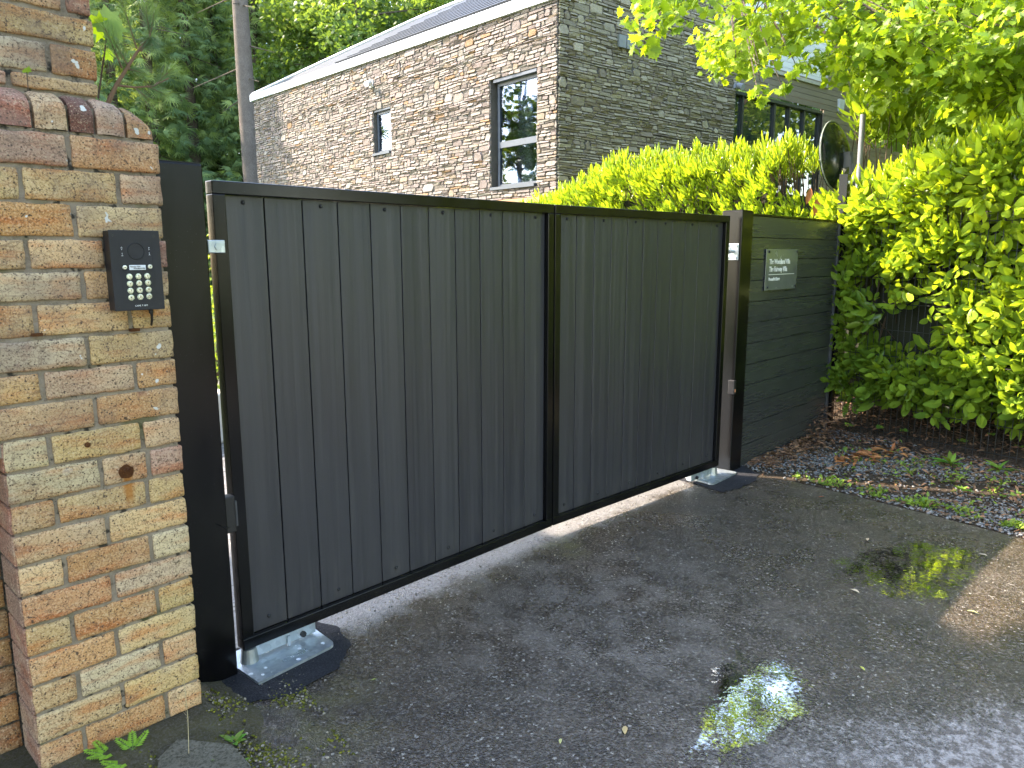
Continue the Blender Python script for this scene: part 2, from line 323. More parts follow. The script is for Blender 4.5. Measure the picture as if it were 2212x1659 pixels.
TIMBER = m_lapboard('weathered_timber', (.22, .18, .125), (.32, .265, .19)); WHITEB = m_lapboard('white_cladding', (.84, .84, .82), (.9, .9, .88)); CREAM = simple('cream_blind', (.72, .72, .66), .7)
OAK = simple('oak_wood', (.40, .20, .08), .5); RUST = m_ground('rust', (.20, .065, .02), (.35, .13, .03), (.09, .035, .02), 60)
PEBBLE = m_tint('pebble', .7, .4, 80, .3); LITTER = m_tint('dead_leaf', .75, .3); WIRE = simple('fence_wire', (.012, .014, .014), .45); STALK = simple('dry_stalk', (.45, .36, .20), .8)
MOSS = m_tint('moss', .95, .1); ROOM = simple('room_wall', (.55, .55, .47), .8)

# ------------------------------------------------------------------ ground
def sheet(name, pts, z, mat, **k):
    m = MB(); m.add([(x, y, z) for x, y in pts], [tuple(range(len(pts)))]); return m.build(name, mat, None, **k)
sheet('ground', [(-150, -150), (150, -150), (150, 150), (-150, 150)], -.02, GRASSG, kind='structure')
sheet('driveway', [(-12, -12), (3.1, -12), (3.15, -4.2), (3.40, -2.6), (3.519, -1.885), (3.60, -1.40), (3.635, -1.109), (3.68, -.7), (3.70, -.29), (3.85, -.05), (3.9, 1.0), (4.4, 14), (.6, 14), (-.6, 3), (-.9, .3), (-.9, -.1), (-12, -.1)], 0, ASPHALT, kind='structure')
sheet('gravel_bed', [(3.1, -12), (5.0, -12), (5.6, -.02), (3.84, -.02), (3.70, -.29), (3.68, -.7), (3.635, -1.109), (3.60, -1.40), (3.519, -1.885), (3.40, -2.6), (3.15, -4.2)], -.006, SOIL, kind='structure')
def bank():
    m = MB(); xs = np.linspace(0, 3.6, 16); ys = np.linspace(-9, 6, 56); vs = []; fs = []
    for j, y in enumerate(ys):
        base = 5.48+(y+.14)*.22 if y < 0 else 5.5
        for i, x in enumerate(xs):
            z = -.01+.30*(1-math.exp(-x*2.2))+.10*mnoise.noise((x*2, y*2, 0))*min(1, x*3)
            vs.append((base-.05+x, y, z))
    for j in range(len(ys)-1):
        for i in range(len(xs)-1): a = j*len(xs)+i; fs.append((a, a+1, a+1+len(xs), a+len(xs)))
    m.add(vs, fs); return m.build('soil_bank', SOIL, None, smooth=True, kind='structure')
bank()
def patch(name, pts, z, mat, **k):
    # irregular outline: subdivide and jitter
    out = []
    for i in range(len(pts)):
        a = Vector(pts[i]); b = Vector(pts[(i+1) % len(pts)])
        for t in (0, .25, .5, .75):
            q = a.lerp(b, t); out.append((q.x+random.uniform(-.012, .012), q.y+random.uniform(-.012, .012)))
    return sheet(name, out, z, mat, **k)
patch('fresh_tarmac_patch', [(-.17, .02), (-.2, -.13), (-.07, -.24), (.05, -.29), (.24, -.25), (.37, -.15), (.41, .0), (.39, .12), (.0, .16)], .004, FRESH, kind='structure')
patch('fresh_tarmac_patch', [(3.19, -.02), (3.15, -.30), (3.30, -.345), (3.48, -.35), (3.69, -.29), (3.80, -.12), (3.80, .1), (3.2, .12)], .004, FRESH, kind='structure')

# mound at the foot of the pillar
def mound():
    m = MB(); nx, ny = 46, 40; vs = []; fs = []
    for j in range(ny):
        for i in range(nx):
            x = -1.5+i*1.5/(nx-1); y = -.95+j*1.05/(ny-1)
            e = max(0., 1-math.hypot(max(0, x+.30)/.28, max(0, -.22-y)/.38)); e = e*e*(3-2*e)
            z = -.012+.075*e*(1+.15*max(0, -.25-x)*3)+.012*mnoise.noise((x*9, y*9, 3))*min(1, e*2)+.006*mnoise.noise((x*40, y*40, 1))*min(1, e*3)
            vs.append((x, y, z))
    for j in range(ny-1):
        for i in range(nx-1): a = j*nx+i; fs.append((a, a+1, a+1+nx, a+nx))
    m.add(vs, fs); mat = m_ground('mossy_dirt', (.07, .06, .032), (.13, .115, .05), (.14, .12, .09), 9)
    return m.build('mossy_verge', mat, None, smooth=True, kind='structure')
mound()
sl_ = MB(); sl_.prism([(*tuple(onz(u, v, .05))[:2], .045) for u, v in ((385, 1600), (500, 1612), (540, 1655), (560, 1720), (330, 1720), (345, 1640))], (0, 0, .012))
sl_.build('paving_slab', SLAB, None, label='small grey stone slab set in the moss at the foot of the brick pillar', cat='paving slab')
fc = MB(); fc.box((-1.6, -.35, -.05), (-.735, .3, .055), .01); fc.build('concrete_footing', CONC, None, label='pale concrete footing left of the brick pillar', cat='footing')

# ------------------------------------------------------------------ brick pillar
K = .2639
CY = dict(y=(.60, .40, .19), o=(.55, .29, .12), r=(.37, .17, .11), w=(.56, .43, .27), p=(.14, .055, .05), m=(.52, .33, .20), b=(.52, .29, .12))
def brick_mesh(x0, x1, z0, z1, depth=.09, org=(0, 0, 0), yf=0., worn=.004):
    """one worn brick: front face a jittered grid, rounded arrises, straight sides going back"""
    e_ = .0035; k_ = max(4, int((x1-x0)/.018)); us = [0, e_/(x1-x0)]+list(np.linspace(0, 1, k_)[1:-1])+[1-e_/(x1-x0), 1]; ws = [0, e_/(z1-z0), .22, .5, .78, 1-e_/(z1-z0), 1]
    nx = len(us)-1; nz = len(ws)-1; vs = []; fs = []; sd = random.random()*99
    for j in range(nz+1):
        for i in range(nx+1):
            u, v = us[i], ws[j]; x = x0+(x1-x0)*u; z = z0+(z1-z0)*v
            ed = min(min(u, 1-u)*(x1-x0), min(v, 1-v)*(z1-z0)); rr = .0035
            y = yf+(rr-math.sqrt(max(0, rr*rr-(rr-ed)**2)) if ed < rr else 0)*.8
            if ed < e_*1.1:
                a = mnoise.noise((x*38+sd, z*38, sd))*worn; b = (mnoise.noise((x*38, z*38+sd, sd+5))+.5*mnoise.noise((x*110, z*38+sd, sd+5)))*worn
                x += a-(worn*.4 if u == 1 else 0)+(worn*.4 if u == 0 else 0); z += b
                if (u in (0, 1)) and (v in (0, 1)): x += (.5-u)*.006; z += (.5-v)*.005
            y += mnoise.noise((x*30, z*30+sd, 7))*.0022
            vs.append((x-org[0], y-org[1], z-org[2]))
    W_ = nx+1
    for j in range(nz):
        for i in range(nx): a = j*W_+i; fs.append((a, a+1, a+1+W_, a+W_))
    ring = [i for i in range(W_)]+[j*W_+nx for j in range(1, nz+1)]+[nz*W_+i for i in range(nx-1, -1, -1)]+[j*W_ for j in range(nz-1, 0, -1)]
    n = len(vs); vs += [(vs[i][0], yf+depth-org[1], vs[i][2]) for i in ring]
    for k in range(len(ring)): fs.append((ring[k], n+k, n+(k+1) % len(ring), ring[(k+1) % len(ring)]))
    me = bpy.data.meshes.new('brick'); me.from_pydata(vs, [], fs); me.shade_smooth(); me.update(); return me
def col_of(c):
    a = CY[c]; k = random.uniform(.85, 1.12); return (a[0]*k, a[1]*k*random.uniform(.95, 1.05), a[2]*k*random.uniform(.9, 1.1), 1)
pil = thing('brick_pillar', 'old yellow brick gate pillar with rounded coping bricks, holding the black intercom', 'brick pillar', (-.48, -.12, 0))
PY = -.2
zrow = [1.855, 1.762, 1.672, 1.577, 1.491, 1.406, 1.312, 1.221, 1.137, 1.044, .954, .863, .780, .689, .599, .511, .421, .331, .243, .152, .060, -.03]
def jx(cx, cy, crop): o = (0, 403.2, 806.4, 1221.1)[crop]; return ony(cx*K, cy*K+o, PY).x
XR = -.249; XL = -.717; XF = -1.02
# each course: (joint positions as crop-image x, y, crop), left limit, colours left to right
rows = [
 ([(565, 1240, 0)], 'mo'), ([(170, 1480, 0), (975, 1560, 0)], 'yym'), ([(615, 270, 1)], 'oy'), ([(225, 540, 1), (870, 560, 1)], 'yyr'),
 ([(685, 800, 1), (1000, 800, 1)], 'woy'), ([(292, 1060, 1), (1070, 1080, 1)], 'yyy'), ([(715, 1290, 1)], 'wy'), ([(345, 1590, 1), (1110, 1530, 1)], 'bmo'),
 ([(783, 310, 2)], 'yo'), ([(405, 580, 2), (1167, 500, 2)], 'wyy'), ([(830, 800, 2), (1219, 720, 2)], 'wym'), ([(465, 1130, 2), (1205, 930, 2)], 'oyy'),
 ([(885, 1260, 2)], 'yy'), ([(530, 1530, 2), (1240, 1390, 2)], 'yow'), ([(932, 150, 3)], 'ow'), ([(598, 500, 3), (1293, 290, 3)], 'yoy'),
 ([(962, 600, 3)], 'oy'), ([(645, 960, 3), (1328, 730, 3)], 'ywy'), ([(1010, 1060, 3)], 'yy'), ([(692, 1370, 3), (1365, 1110, 3)], 'boy'), ([(1070, 1440, 3)], 'yb')]
core = MB(); core.box((-.712, PY+.0065, -.06), (XR-.010, -.03, 1.86)); core.box((-1.2, PY+.007, 1.0), (-.70, -.031, 1.861))
core.build('mortar', MORTAR, pil)
J = .0052
for ri, (js, cs) in enumerate(rows):
    z1, z0 = zrow[ri]-J, zrow[ri+1]+J
    left = XL if ri >= 10 else XL
    xs = [left-(.0 if ri >= 9 else (.22 if (ri % 2) else .12))]+[jx(*q) for q in js]+[XR]
    # full bricks to the left of the traced joints for the rows that run out of the picture
    for k in range(len(xs)-1):
        a = xs[k]+(J if k else 0); b = xs[k+1]-(J if k < len(xs)-2 else 0)
        if k == len(xs)-2: b += random.uniform(-.003, .003)
        me = brick_mesh(a, b, z0+random.uniform(-.0012, .0012), z1+random.uniform(-.0012, .0012), .16, ORG[pil.name], PY+random.uniform(-.0015, .0015), .0035)
        o = put('brick', me, BRICK, pil); o.color = col_of(cs[k])
# left return face bricks (reddish, seen at a slant)
for ri in range(9, 21):
    z1, z0 = zrow[ri]-.0035, zrow[ri+1]+.0035
    m = MB(); m.box((-.7205, PY+.006, z0), (-.7005, -.04, z1), .003)
    o = m.build('brick', BRICK, pil); o.color = (.33*random.uniform(.85, 1.1), .17, .12, 1)
# coping bricks with rounded tops
caps = [(-.80, -.640, 'r'), (None, None, 'm'), (None, None, 'p'), (None, None, 'm'), (None, None, 'b')]
cx_ = [-.86, -.70, ony(263*K, 900*K, PY).x, ony(557*K, 920*K, PY).x, ony(777*K, 950*K, PY).x, ony(1027*K, 980*K, PY).x, -.2565]
ccol = 'rrmpmb'
for k in range(6):
    a, b = cx_[k]+.0045, cx_[k+1]-.0045; nxs = 7; prof = []
    vs = []; fs = []; np_ = 12
    for i in range(nxs+1):
        x = a+(b-a)*i/nxs; ex = min(i, nxs-i)/nxs*(b-a)
        f = 1.0
        if x > -.385: f = math.sqrt(max(0.02, 1-((x+.385)/.137)**2))
        f2 = f*(1-(.06 if ex < .004 else 0))
        for j in range(np_):
            t = j/(np_-1)
            if t < .25: y = PY; z = 1.861+.045*(t/.25)*f2
            else:
                an = (t-.25)/.75*math.pi/2; y = PY+.085*(1-math.cos(an)) ; z = 1.861+(.045+.058*math.sin(an))*f2
            y += mnoise.noise((x*30, z*30, k))*.003+(.004 if ex < .004 else 0); z += mnoise.noise((x*25, y*25, k+4))*.003
            vs.append((x, y, z))
        vs.append((x, -.03, 1.861+.103*f2)); vs.append((x, -.03, 1.861))
    n_ = np_+2
    for i in range(nxs):
        for j in range(n_-1): q = i*n_+j; fs.append((q, q+n_, q+n_+1, q+1))
    fs.append(tuple(range(n_))); fs.append(tuple(nxs*n_+j for j in range(n_-1, -1, -1)))
    m = MB(); m.add(vs, fs); o = m.build('coping_brick', BRICK, pil, smooth=False)
    o.color = (.16, .075, .06, 1) if ccol[k] == 'p' else col_of(ccol[k])
cm = MB(); cm.box((-1.0, PY+.02, 1.85), (-.30, -.03, 1.93)); cm.build('mortar', MORTAR, pil)
# upper pier behind the coping
UY = -.115
core = MB(); core.box((-1.3, UY+.0065, 1.8), (-.375, .2, 2.60)); core.build('mortar', MORTAR, pil)
uz = [ony(785*K, 810*K, UY).z, ony(783*K, 672*K, UY).z, ony(770*K, 403*K, UY).z, ony(748*K, 152*K, UY).z]; uz += [uz[-1]+.093, uz[-1]+.186, uz[-1]+.28]
ujs = [([(70, 640)], 'my'), ([(402, 500)], 'wo'), ([], 'y'), ([(520, 30)], 'mr'), ([(300, -200)], 'yo'), ([], 'm')]
for i, (js, cs) in enumerate(ujs):
    z0, z1 = uz[i]+.006, uz[i+1]-.006; xs = [-.74-.1*(i % 2)]+[ony(x*K, y*K, UY).x for x, y in js]+[-.366+random.uniform(-.003, .002)]
    for k in range(len(xs)-1):
        me = brick_mesh(xs[k]+(J if k else 0), xs[k+1]-(J if k < len(xs)-2 else 0), z0, z1, .2, ORG[pil.name], UY+random.uniform(-.002, .002), .004)
        o = put('brick', me, BRICK, pil); o.color = col_of(cs[k])
# rusty fixings
bp = ony(1035*K, 795*K+806.4, PY-.005)
m = MB(); ring = []
for i in range(14):
    a = 2*math.pi*i/14; rr = .021*(1+.25*mnoise.noise((math.cos(a)*2, math.sin(a)*2, 3))); ring.append((bp.x+rr*math.cos(a), bp.y, bp.z-.004+rr*math.sin(a)*.95))
m.prism(ring, (0, .008, 0)); m.tube([(bp.x, bp.y-.014, bp.z+.003), (bp.x, bp.y+.002, bp.z+.003)], .0085, 6); m.tube([(bp.x, bp.y-.022, bp.z+.006), (bp.x, bp.y-.012, bp.z+.006)], .004, 6)
m.build('rusty_bolt', RUST, pil)
for cx, cy in ((305, 1212), (1103, 1172)):
    q = ony(cx*K, cy*K+403.2, PY-.004); m = MB(); m.box((q.x-.013, q.y-.008, q.z-.004), (q.x+.012, q.y+.03, q.z+.004)); m.build('rusty_tie', RUST, pil)
q = ony(715*K, 585*K+806.4, PY); m = MB(); m.tube([(q.x, q.y-.009, q.z), (q.x, q.y+.01, q.z)], [.006, .011], 7); m.build('old_nail', RUST, pil)

# brick wall set back on the left
rw = thing('brick_wall', 'darker old brick wall set back left of the pillar', 'brick wall', (-1.3, 0, 0))
m = MB(); m.box((-3.6, -.028, -.05), (-.70, .2, 2.3)); m.build('mortar', m_mortar('dark_mortar', (.11, .10, .09), (.05, .045, .04)), rw)
for r_ in range(13):
    for k in range(3):
        z0 = -.02+r_*.0905; x1 = -.722-k*.235-(.118 if r_ % 2 else 0)
        segs = [(x1-.222, x1)] + ([(-.722-.11, -.722)] if (r_ % 2 and k == 0) else [])
        for a, b in segs:
            me = brick_mesh(a, b, z0+.006, z0+.0845, .08, ORG[rw.name], -.04+random.uniform(-.003, .003), .005)
            o = put('brick', me, BRICK, rw); c = col_of(random.choice('oybb')); o.color = (c[0]*.75, c[1]*.75, c[2]*.75, 1)

# ------------------------------------------------------------------ intercom
def text(name, body, size, org, mat, parent, dx=(1, 0, 0), dz=(0, 0, 1), ext=.0004, align='CENTER', sx=1.0, off=0.):
    cu = bpy.data.curves.new('t', 'FONT'); cu.body = body; cu.size = size; cu.extrude = ext; cu.offset = off; cu.align_x = align; cu.align_y = 'CENTER'
    to = bpy.data.objects.new('t', cu); S.collection.objects.link(to)
    dg = bpy.context.evaluated_depsgraph_get(); me = bpy.data.meshes.new_from_object(to.evaluated_get(dg))
    bpy.data.objects.remove(to); me.name = name
    dx = Vector(dx).normalized(); dz = Vector(dz).normalized(); dn = dx.cross(dz)
    po = ORG[parent.name]; org = Vector(org)
    me.transform(Matrix(((dx.x*sx, dz.x, dn.x, org.x-po.x), (dx.y*sx, dz.y, dn.y, org.y-po.y), (dx.z*sx, dz.z, dn.z, org.z-po.z), (0, 0, 0, 1))))
    me.materials.clear(); return put(name, me, mat, parent)
ic = thing('intercom', 'black wall intercom with speaker ring and twelve round keypad buttons on the brick pillar', 'intercom', (-.352, -.2, 1.375))
IY = -.247; ix0, ix1, iz0, iz1 = -.4205, -.286, 1.377, 1.600
def icp(cx, cy, dy=0.):       # zoomed-photo coordinates to the faceplate
    l = 105+110*(cy-175)/1185; r_ = 850+80*(cy-180)/1155
    return Vector((ix0+(ix1-ix0)*(cx-l)/(r_-l), IY-dy, iz1-(iz1-iz0)*(cy-177)/1175))
m = MB(); m.box((ix0, IY+.004, iz0), (ix1, -.196, iz1), .002); m.build('housing', BLACK, ic)
m = MB(); m.box((ix0-.0012, IY, iz0-.0012), (ix1+.0012, IY+.005, iz1+.0012), .0015); m.build('faceplate', INTERC, ic)
def outline(x0, x1, z0, z1, y, t=.0009):
    m = MB(); m.box((x0, y, z1-t), (x1, y+.002, z1)); m.box((x0, y, z0), (x1, y+.002, z0+t)); m.box((x0, y, z0+t), (x0+t, y+.002, z1-t)); m.box((x1-t, y, z0+t), (x1, y+.002, z1-t)); return m
a = icp(235, 312); b = icp(768, 765); outline(a.x, b.x, b.z, a.z, IY-.0003).build('speaker_module_seam', LINE, ic)
a2 = icp(280, 782); b2 = icp(812, 1235); outline(a2.x+.001, b2.x, b2.z, a2.z, IY-.0003).build('keypad_module_seam', LINE, ic)
sc_ = icp(505, 478, .0004); m = MB(); rr = .0225
for h in (0, 1):
    pts = [(sc_.x+rr*math.cos(t), sc_.y, sc_.z+rr*math.sin(t)) for t in np.linspace(math.pi/2+.06+h*math.pi, 3*math.pi/2-.06+h*math.pi, 22)]
    m.tube(pts, .0013, 5)
m.build('speaker_ring', LINE, ic)
for cx, cy in ((167, 247), (780, 252), (270, 1300), (872, 1272)):
    q = icp(cx, cy); m = MB(); m.tube([(q.x, q.y-.0004, q.z), (q.x, q.y+.002, q.z)], .0048, 14); m.build('screw_hole', LINE, ic)
    m = MB(); m.tube([(q.x, q.y-.0007, q.z), (q.x, q.y+.002, q.z)], .0038, 12); m.build('screw', BLACK, ic)
q0, q1 = icp(400, 682), icp(650, 755); m = MB(); m.box((q0.x, IY-.0012, q1.z), (q1.x, IY+.001, q0.z), .0006); m.build('name_card', LABELW, ic)
text('name_text', 'Fairway Villa', .0056, (q0.x+.016, IY-.0016, q0.z-.0045), DARKTXT, ic); text('name_text', 'Woodland Villa', .0056, (q0.x+.027, IY-.0016, q0.z-.0095), DARKTXT, ic, sx=.9)
for cx, cy in ((337, 715), (712, 708)):
    q = icp(cx, cy); m = MB(); m.tube([(q.x, q.y-.0032, q.z), (q.x, q.y-.0022, q.z), (q.x, q.y+.001, q.z)], [.0045, .0062, .0064], 16); bt = m.build('call_button', BTN, ic, smooth=False)
    text('bell_mark', '▲', .005, (q.x, q.y-.0036, q.z), DARKTXT, bt)
keys = [('1', 405, 852), ('2', 537, 850), ('3', 668, 848), ('4', 412, 957), ('5', 547, 952), ('6', 680, 948), ('7', 422, 1060), ('8', 556, 1058), ('9', 688, 1053), ('R', 432, 1163), ('0', 565, 1158), ('Δ', 696, 1153)]
for t, cx, cy in keys:
    q = icp(cx, cy); m = MB(); m.tube([(q.x, q.y-.0012, q.z), (q.x, q.y+.001, q.z)], .0083, 18); m.build('button_ring', GALV, ic)
    m = MB(); m.tube([(q.x, q.y-.0036, q.z), (q.x, q.y-.0028, q.z), (q.x, q.y+.001, q.z)], [.0056, .0070, .0072], 18); kb = m.build('key', BTN, ic)
    m = MB(); m.tube([(q.x, q.y-.0022, q.z), (q.x, q.y-.0005, q.z)], .0077, 18); m.build('lit_ring', BTNG, kb)
    if t == 'Δ':
        mm = MB(); s_ = .0032; pt = [(q.x-s_, q.y-.004, q.z-s_*.8), (q.x+s_, q.y-.004, q.z-s_*.8), (q.x, q.y-.004, q.z+s_)]
        for i in range(3): mm.tube([pt[i], pt[(i+1) % 3]], .0005, 4)
        mm.build('key_mark', DARKTXT, kb)
    else: text('key_digit', t, .0085, (q.x, q.y-.0040, q.z), DARKTXT, kb)
q = icp(583, 1290, .0006); text('maker_text', 'CAME', .0062, (q.x-.0095, q.y, q.z), WHITE, ic); text('maker_text', 'BPT', .0062, (q.x+.0125, q.y, q.z), WHITE, ic); text('maker_mark', 'τ', .0075, (q.x+.0028, q.y, q.z+.0008), WHITE, ic)
for cx, cy, t in ((290, 425, 'Δ'), (303, 538, 'Δ'), (697, 428, '//'), (706, 530, 'Å')):
    q = icp(cx, cy, .0005)
    if t == 'Δ':
        mm = MB(); s_ = .002; pt = [(q.x-s_, q.y, q.z-s_*.9), (q.x+s_, q.y, q.z-s_*.9), (q.x, q.y, q.z+s_)]
        for i in range(3): mm.tube([pt[i], pt[(i+1) % 3]], .00035, 4)
        mm.build('bell_mark', WHITE, ic)
    else: text('status_mark', t, .0055, q, WHITE, ic)
for cx, cy in ((293, 455), (300, 508), (699, 453), (702, 503)):
    q = icp(cx, cy, .0004); m = MB(); m.tube([(q.x, q.y-.0002, q.z), (q.x, q.y+.001, q.z)], .0010, 8); m.build('status_light', WHITE, ic)
a = icp(765, 1345); cb = MB(); cb.tube([(a.x, -.222, iz0+.002), (a.x+.001, -.222, iz0-.012), (a.x+.0025, -.222, iz0-.02), (a.x+.004, -.215, iz0-.035), (a.x+.008, -.198, iz0-.050)], [.0068, .006, .0035, .0032, .003], 10); cb.build('cable', BLACK, ic, smooth=True)

# ------------------------------------------------------------------ left and right gate posts
lp = thing('gate_post', 'tall black steel gate post tight against the brick pillar', 'gate post', (-.115, .05, 0))
m = MB(); m.box((-.195, -.02, -.05), (-.037, .13, 1.826), .006); m.build('column', STEEL, lp)
m = MB(); m.box((-.190, -.015, 1.826), (-.042, .125, 1.830)); m.build('post_cap', STEEL, lp)
rp = thing('gate_post', 'black steel gate post between the right gate leaf and the boarded panel', 'gate post', (3.67, -.05, 0))
m = MB(); m.box((3.594, -.12, -.05), (3.757, .03, 1.818), .006); m.build('column', STEEL, rp)
m = MB(); m.box((3.600, -.114, 1.818), (3.751, .024, 1.823)); m.build('post_cap', GALV if 0 else STEEL, rp)
hz = 1.545
m = MB(); m.box((3.586, -.105, hz-.055), (3.594, -.02, hz+.055), .002); hp = m.build('hinge_plate', GALV, rp)
for dy in (-.09, -.034):
    for dz in (-.04, .04): m = MB(); m.tube([(3.576, dy, hz+dz), (3.588, dy, hz+dz)], .007, 6); m.build('bolt', GALV, hp)
m = MB(); m.tube([(3.50, -.062, hz+.005), (3.59, -.062, hz+.005)], [.011, .013], 10); m.build('hinge_pin', GALV, rp)
m = MB(); m.tube([(3.525, -.062, hz+.005), (3.54, -.062, hz+.005)], .022, 6); m.build('hinge_nut', GALV, rp)
m = MB(); m.box((3.560, -.136, .57), (3.592, -.09, .668), .004); pc = m.build('photocell', BLACK, rp)
m = MB(); m.box((3.568, -.1372, .585), (3.584, -.135, .605)); m.build('photocell_window', simple('cell_orange', (.5, .2, .1), .3), pc)

# ------------------------------------------------------------------ gate leaves
def gate_leaf(org, ang, wd, label, first):
    t = thing('gate_leaf', label, 'gate', org, 'pair of black gate leaves across the driveway'); t.rotation_euler = (0, 0, ang)
    o = ORG[t.name]; Z0, Z1, D = .069, 1.780, .052
    def lb(name, a, b, mat, bev=.0035, par=t, **k):
        m = MB(); m.box((a[0]+o.x, a[1]+o.y, a[2]+o.z), (b[0]+o.x, b[1]+o.y, b[2]+o.z), bev); return m.build(name, mat, par, **k)
    fwid = .045
    lb('frame_rail', (.0, 0, Z1-fwid), (wd, D, Z1), STEEL); lb('frame_rail', (0, 0, Z0), (wd, D, Z0+fwid), STEEL)
    lb('frame_stile', (0, .0003, Z0+fwid), (fwid, D-.0003, Z1-fwid), STEEL, .003); lb('frame_stile', (wd-fwid, .0003, Z0+fwid), (wd, D-.0003, Z1-fwid), STEEL, .003)
    nb = 11; bw = (wd-2*fwid)/nb
    for i in range(nb):
        a = fwid+i*bw
        lb('board', (a+.0022, .024+random.uniform(-.0006, .0006), Z0+fwid+.001), (a+bw-.0022, .044, Z1-fwid-.001), BOARD, .0022)
    lb('board_backing', (fwid+.001, .0445, Z0+fwid+.002), (wd-fwid-.001, .048, Z1-fwid-.002), LINE, 0)
    for i in range(0, nb, 2):
        for z in (Z0+fwid+.045, Z1-fwid-.022):
            x = fwid+(i+.5)*bw+random.uniform(-.006, .006); m = MB(); m.tube([(x+o.x, .0165+o.y, z), (x+o.x, .0195+o.y, z), (x+o.x, .0245+o.y, z)], [.004, .0075, .0082], 8)
            m.build('bolt', BLACK, t)
    return t, lb
t1, lb1 = gate_leaf((0, 0, 0), 0, 1.782, 'left black boarded gate leaf beside the brick pillar', True)
t2, lb2 = gate_leaf((1.790, 0, 0), math.atan2(-.092, 1.69), 1.690, 'right black boarded gate leaf next to the name plaque panel', False)
lb1('hinge_bracket', (-.030, -.006, 1.538), (.030, .05, 1.582), GALV, .003)
m = MB(); m.tube([(.004, -.010, 1.560), (.004, -.004, 1.560)], .013, 6); m.build('hinge_nut', GALV, t1)
m = MB(); m.tube([(-.04, .022, 1.56), (-.02, .022, 1.56)], .012, 8); m.build('hinge_pin', GALV, t1)
lb1('photocell', (-.040, -.012, .545), (.0, .03, .680), BLACK, .004); lb1('photocell_cover', (-.002, -.014, .565), (.006, .02, .66), DGREY, .002)
m = MB(); m.tube([(-.03, -.014, .568), (-.05, -.03, .575), (-.072, -.04, .592)], [.002, .002, .0012], 6); m.build('cable_tie', BLACK, t1)
# lower drive channels under each leaf
def drive(t, lb, x0, x1, fl):
    lb('drive_channel', (x0, .008, .024), (x1, .046, .068), GALV, .002)
    o = ORG[t.name]; px = x0+.02 if fl else x1-.02
    m = MB(); m.tube([(px+o.x, .018+o.y, .006), (px+o.x, .018+o.y, .068)], [.036, .027], 18); m.build('pivot', simple('pivot_steel', (.32, .34, .33), .35, .7), t, smooth=False)
    bx = x1-.06 if fl else x0+.06
    m = MB(); m.tube([(bx+o.x, -.004+o.y, .040), (bx+o.x, .012+o.y, .040)], .012, 8); m.build('drive_bolt', BLACK, t)
    mx_ = (x0+x1)/2+(.02 if fl else -.02)
    lb('guide_tab', (mx_, -.004, .018), (mx_+.012, .010, .058), GALV, .001)
drive(t1, lb1, .008, .31, True); drive(t2, lb2, 1.36, 1.66, False)
def plate(label, pts, embossed):
    t = thing('motor_cover_plate', label, 'cover plate', (pts[0][0], pts[0][1], 0), 'steel motor covers under the gate leaves')
    m = MB(); m.prism([(x, y, .004) for x, y in pts], (0, 0, .010)); m.build('lid', PLATE, t)
    if embossed:
        e = simple('embossed_mark', (.40, .46, .48), .25, .8); text('embossed_text', 'ROGER', .036, (.165, -.075, .0143), e, t, (1, .05, 0), (-.05, 1, 0), ext=.0006)
    return t
def rnd_quad(P, r, corners):
    out = []
    for i, p in enumerate(P):
        p = Vector(p); a = Vector(P[i-1]); b = Vector(P[(i+1) % len(P)])
        if i in corners:
            pa = p+(a-p).normalized()*r; pb = p+(b-p).normalized()*r
            for k in range(6):
                t = k/5; q = (pa*(1-t)**2+p*2*t*(1-t)+pb*t*t); out.append((q.x, q.y))
        else: out.append((p.x, p.y))
    return out
plate('galvanised cover plate splashed with white spots under the left leaf hinge', rnd_quad([(-.035, .12), (-.022, -.146), (.322, -.118), (.335, .12)], .035, (2,)), True)
plate('galvanised cover plate under the right leaf hinge by the post', rnd_quad([(3.26, .10), (3.225, -.185), (3.60, -.175), (3.585, .10)], .03, (1, 2)), False)

# ------------------------------------------------------------------ boarded panel, plaque, fence
pn = thing('boarded_panel', 'dark composite panel of horizontal boards right of the gate, carrying the plaque', 'fence panel', (4.6, -.085, 0))
bz = [0.0]+[1.79-.151*k for k in range(11, -1, -1)]
zz = np.linspace(.0, 1.792, 13)
for i in range(12):
    m = MB(); m.box((3.765, -.10+random.uniform(-.0008, .0008), zz[i]+.002), (5.37, -.07, zz[i+1]-.002), .003); m.build('board', PBOARD, pn)
m = MB(); m.box((3.76, -.071, .0), (5.37, -.066, 1.79)); m.build('board_backing', LINE, pn)
m = MB(); m.box((3.758, -.108, 1.792), (5.38, -.064, 1.806), .002); m.build('top_rail', STEEL, pn)
m = MB(); m.box((5.372, -.115, -.02), (5.40, -.055, 1.80), .002); m.build('end_channel', DGREY, pn)
pq = thing('name_plaque', 'grey plaque with white villa names on the dark boarded panel', 'sign', (4.28, -.103, 1.265))
m = MB(); m.box((4.006, -.113, 1.267), (4.553, -.106, 1.565), .003); m.build('plate', PLAQUE, pq)
for x in (4.045, 4.53):
    for z in (1.29, 1.545):
        m = MB(); m.tube([(x, -.121, z), (x, -.112, z)], .008, 8); m.build('fixing', BLACK, pq)
def pqx(cx, cy):
    q = ony((2600+cx*.6329)*.57604, (750+cy*.6329)*.57604, -.114); return q
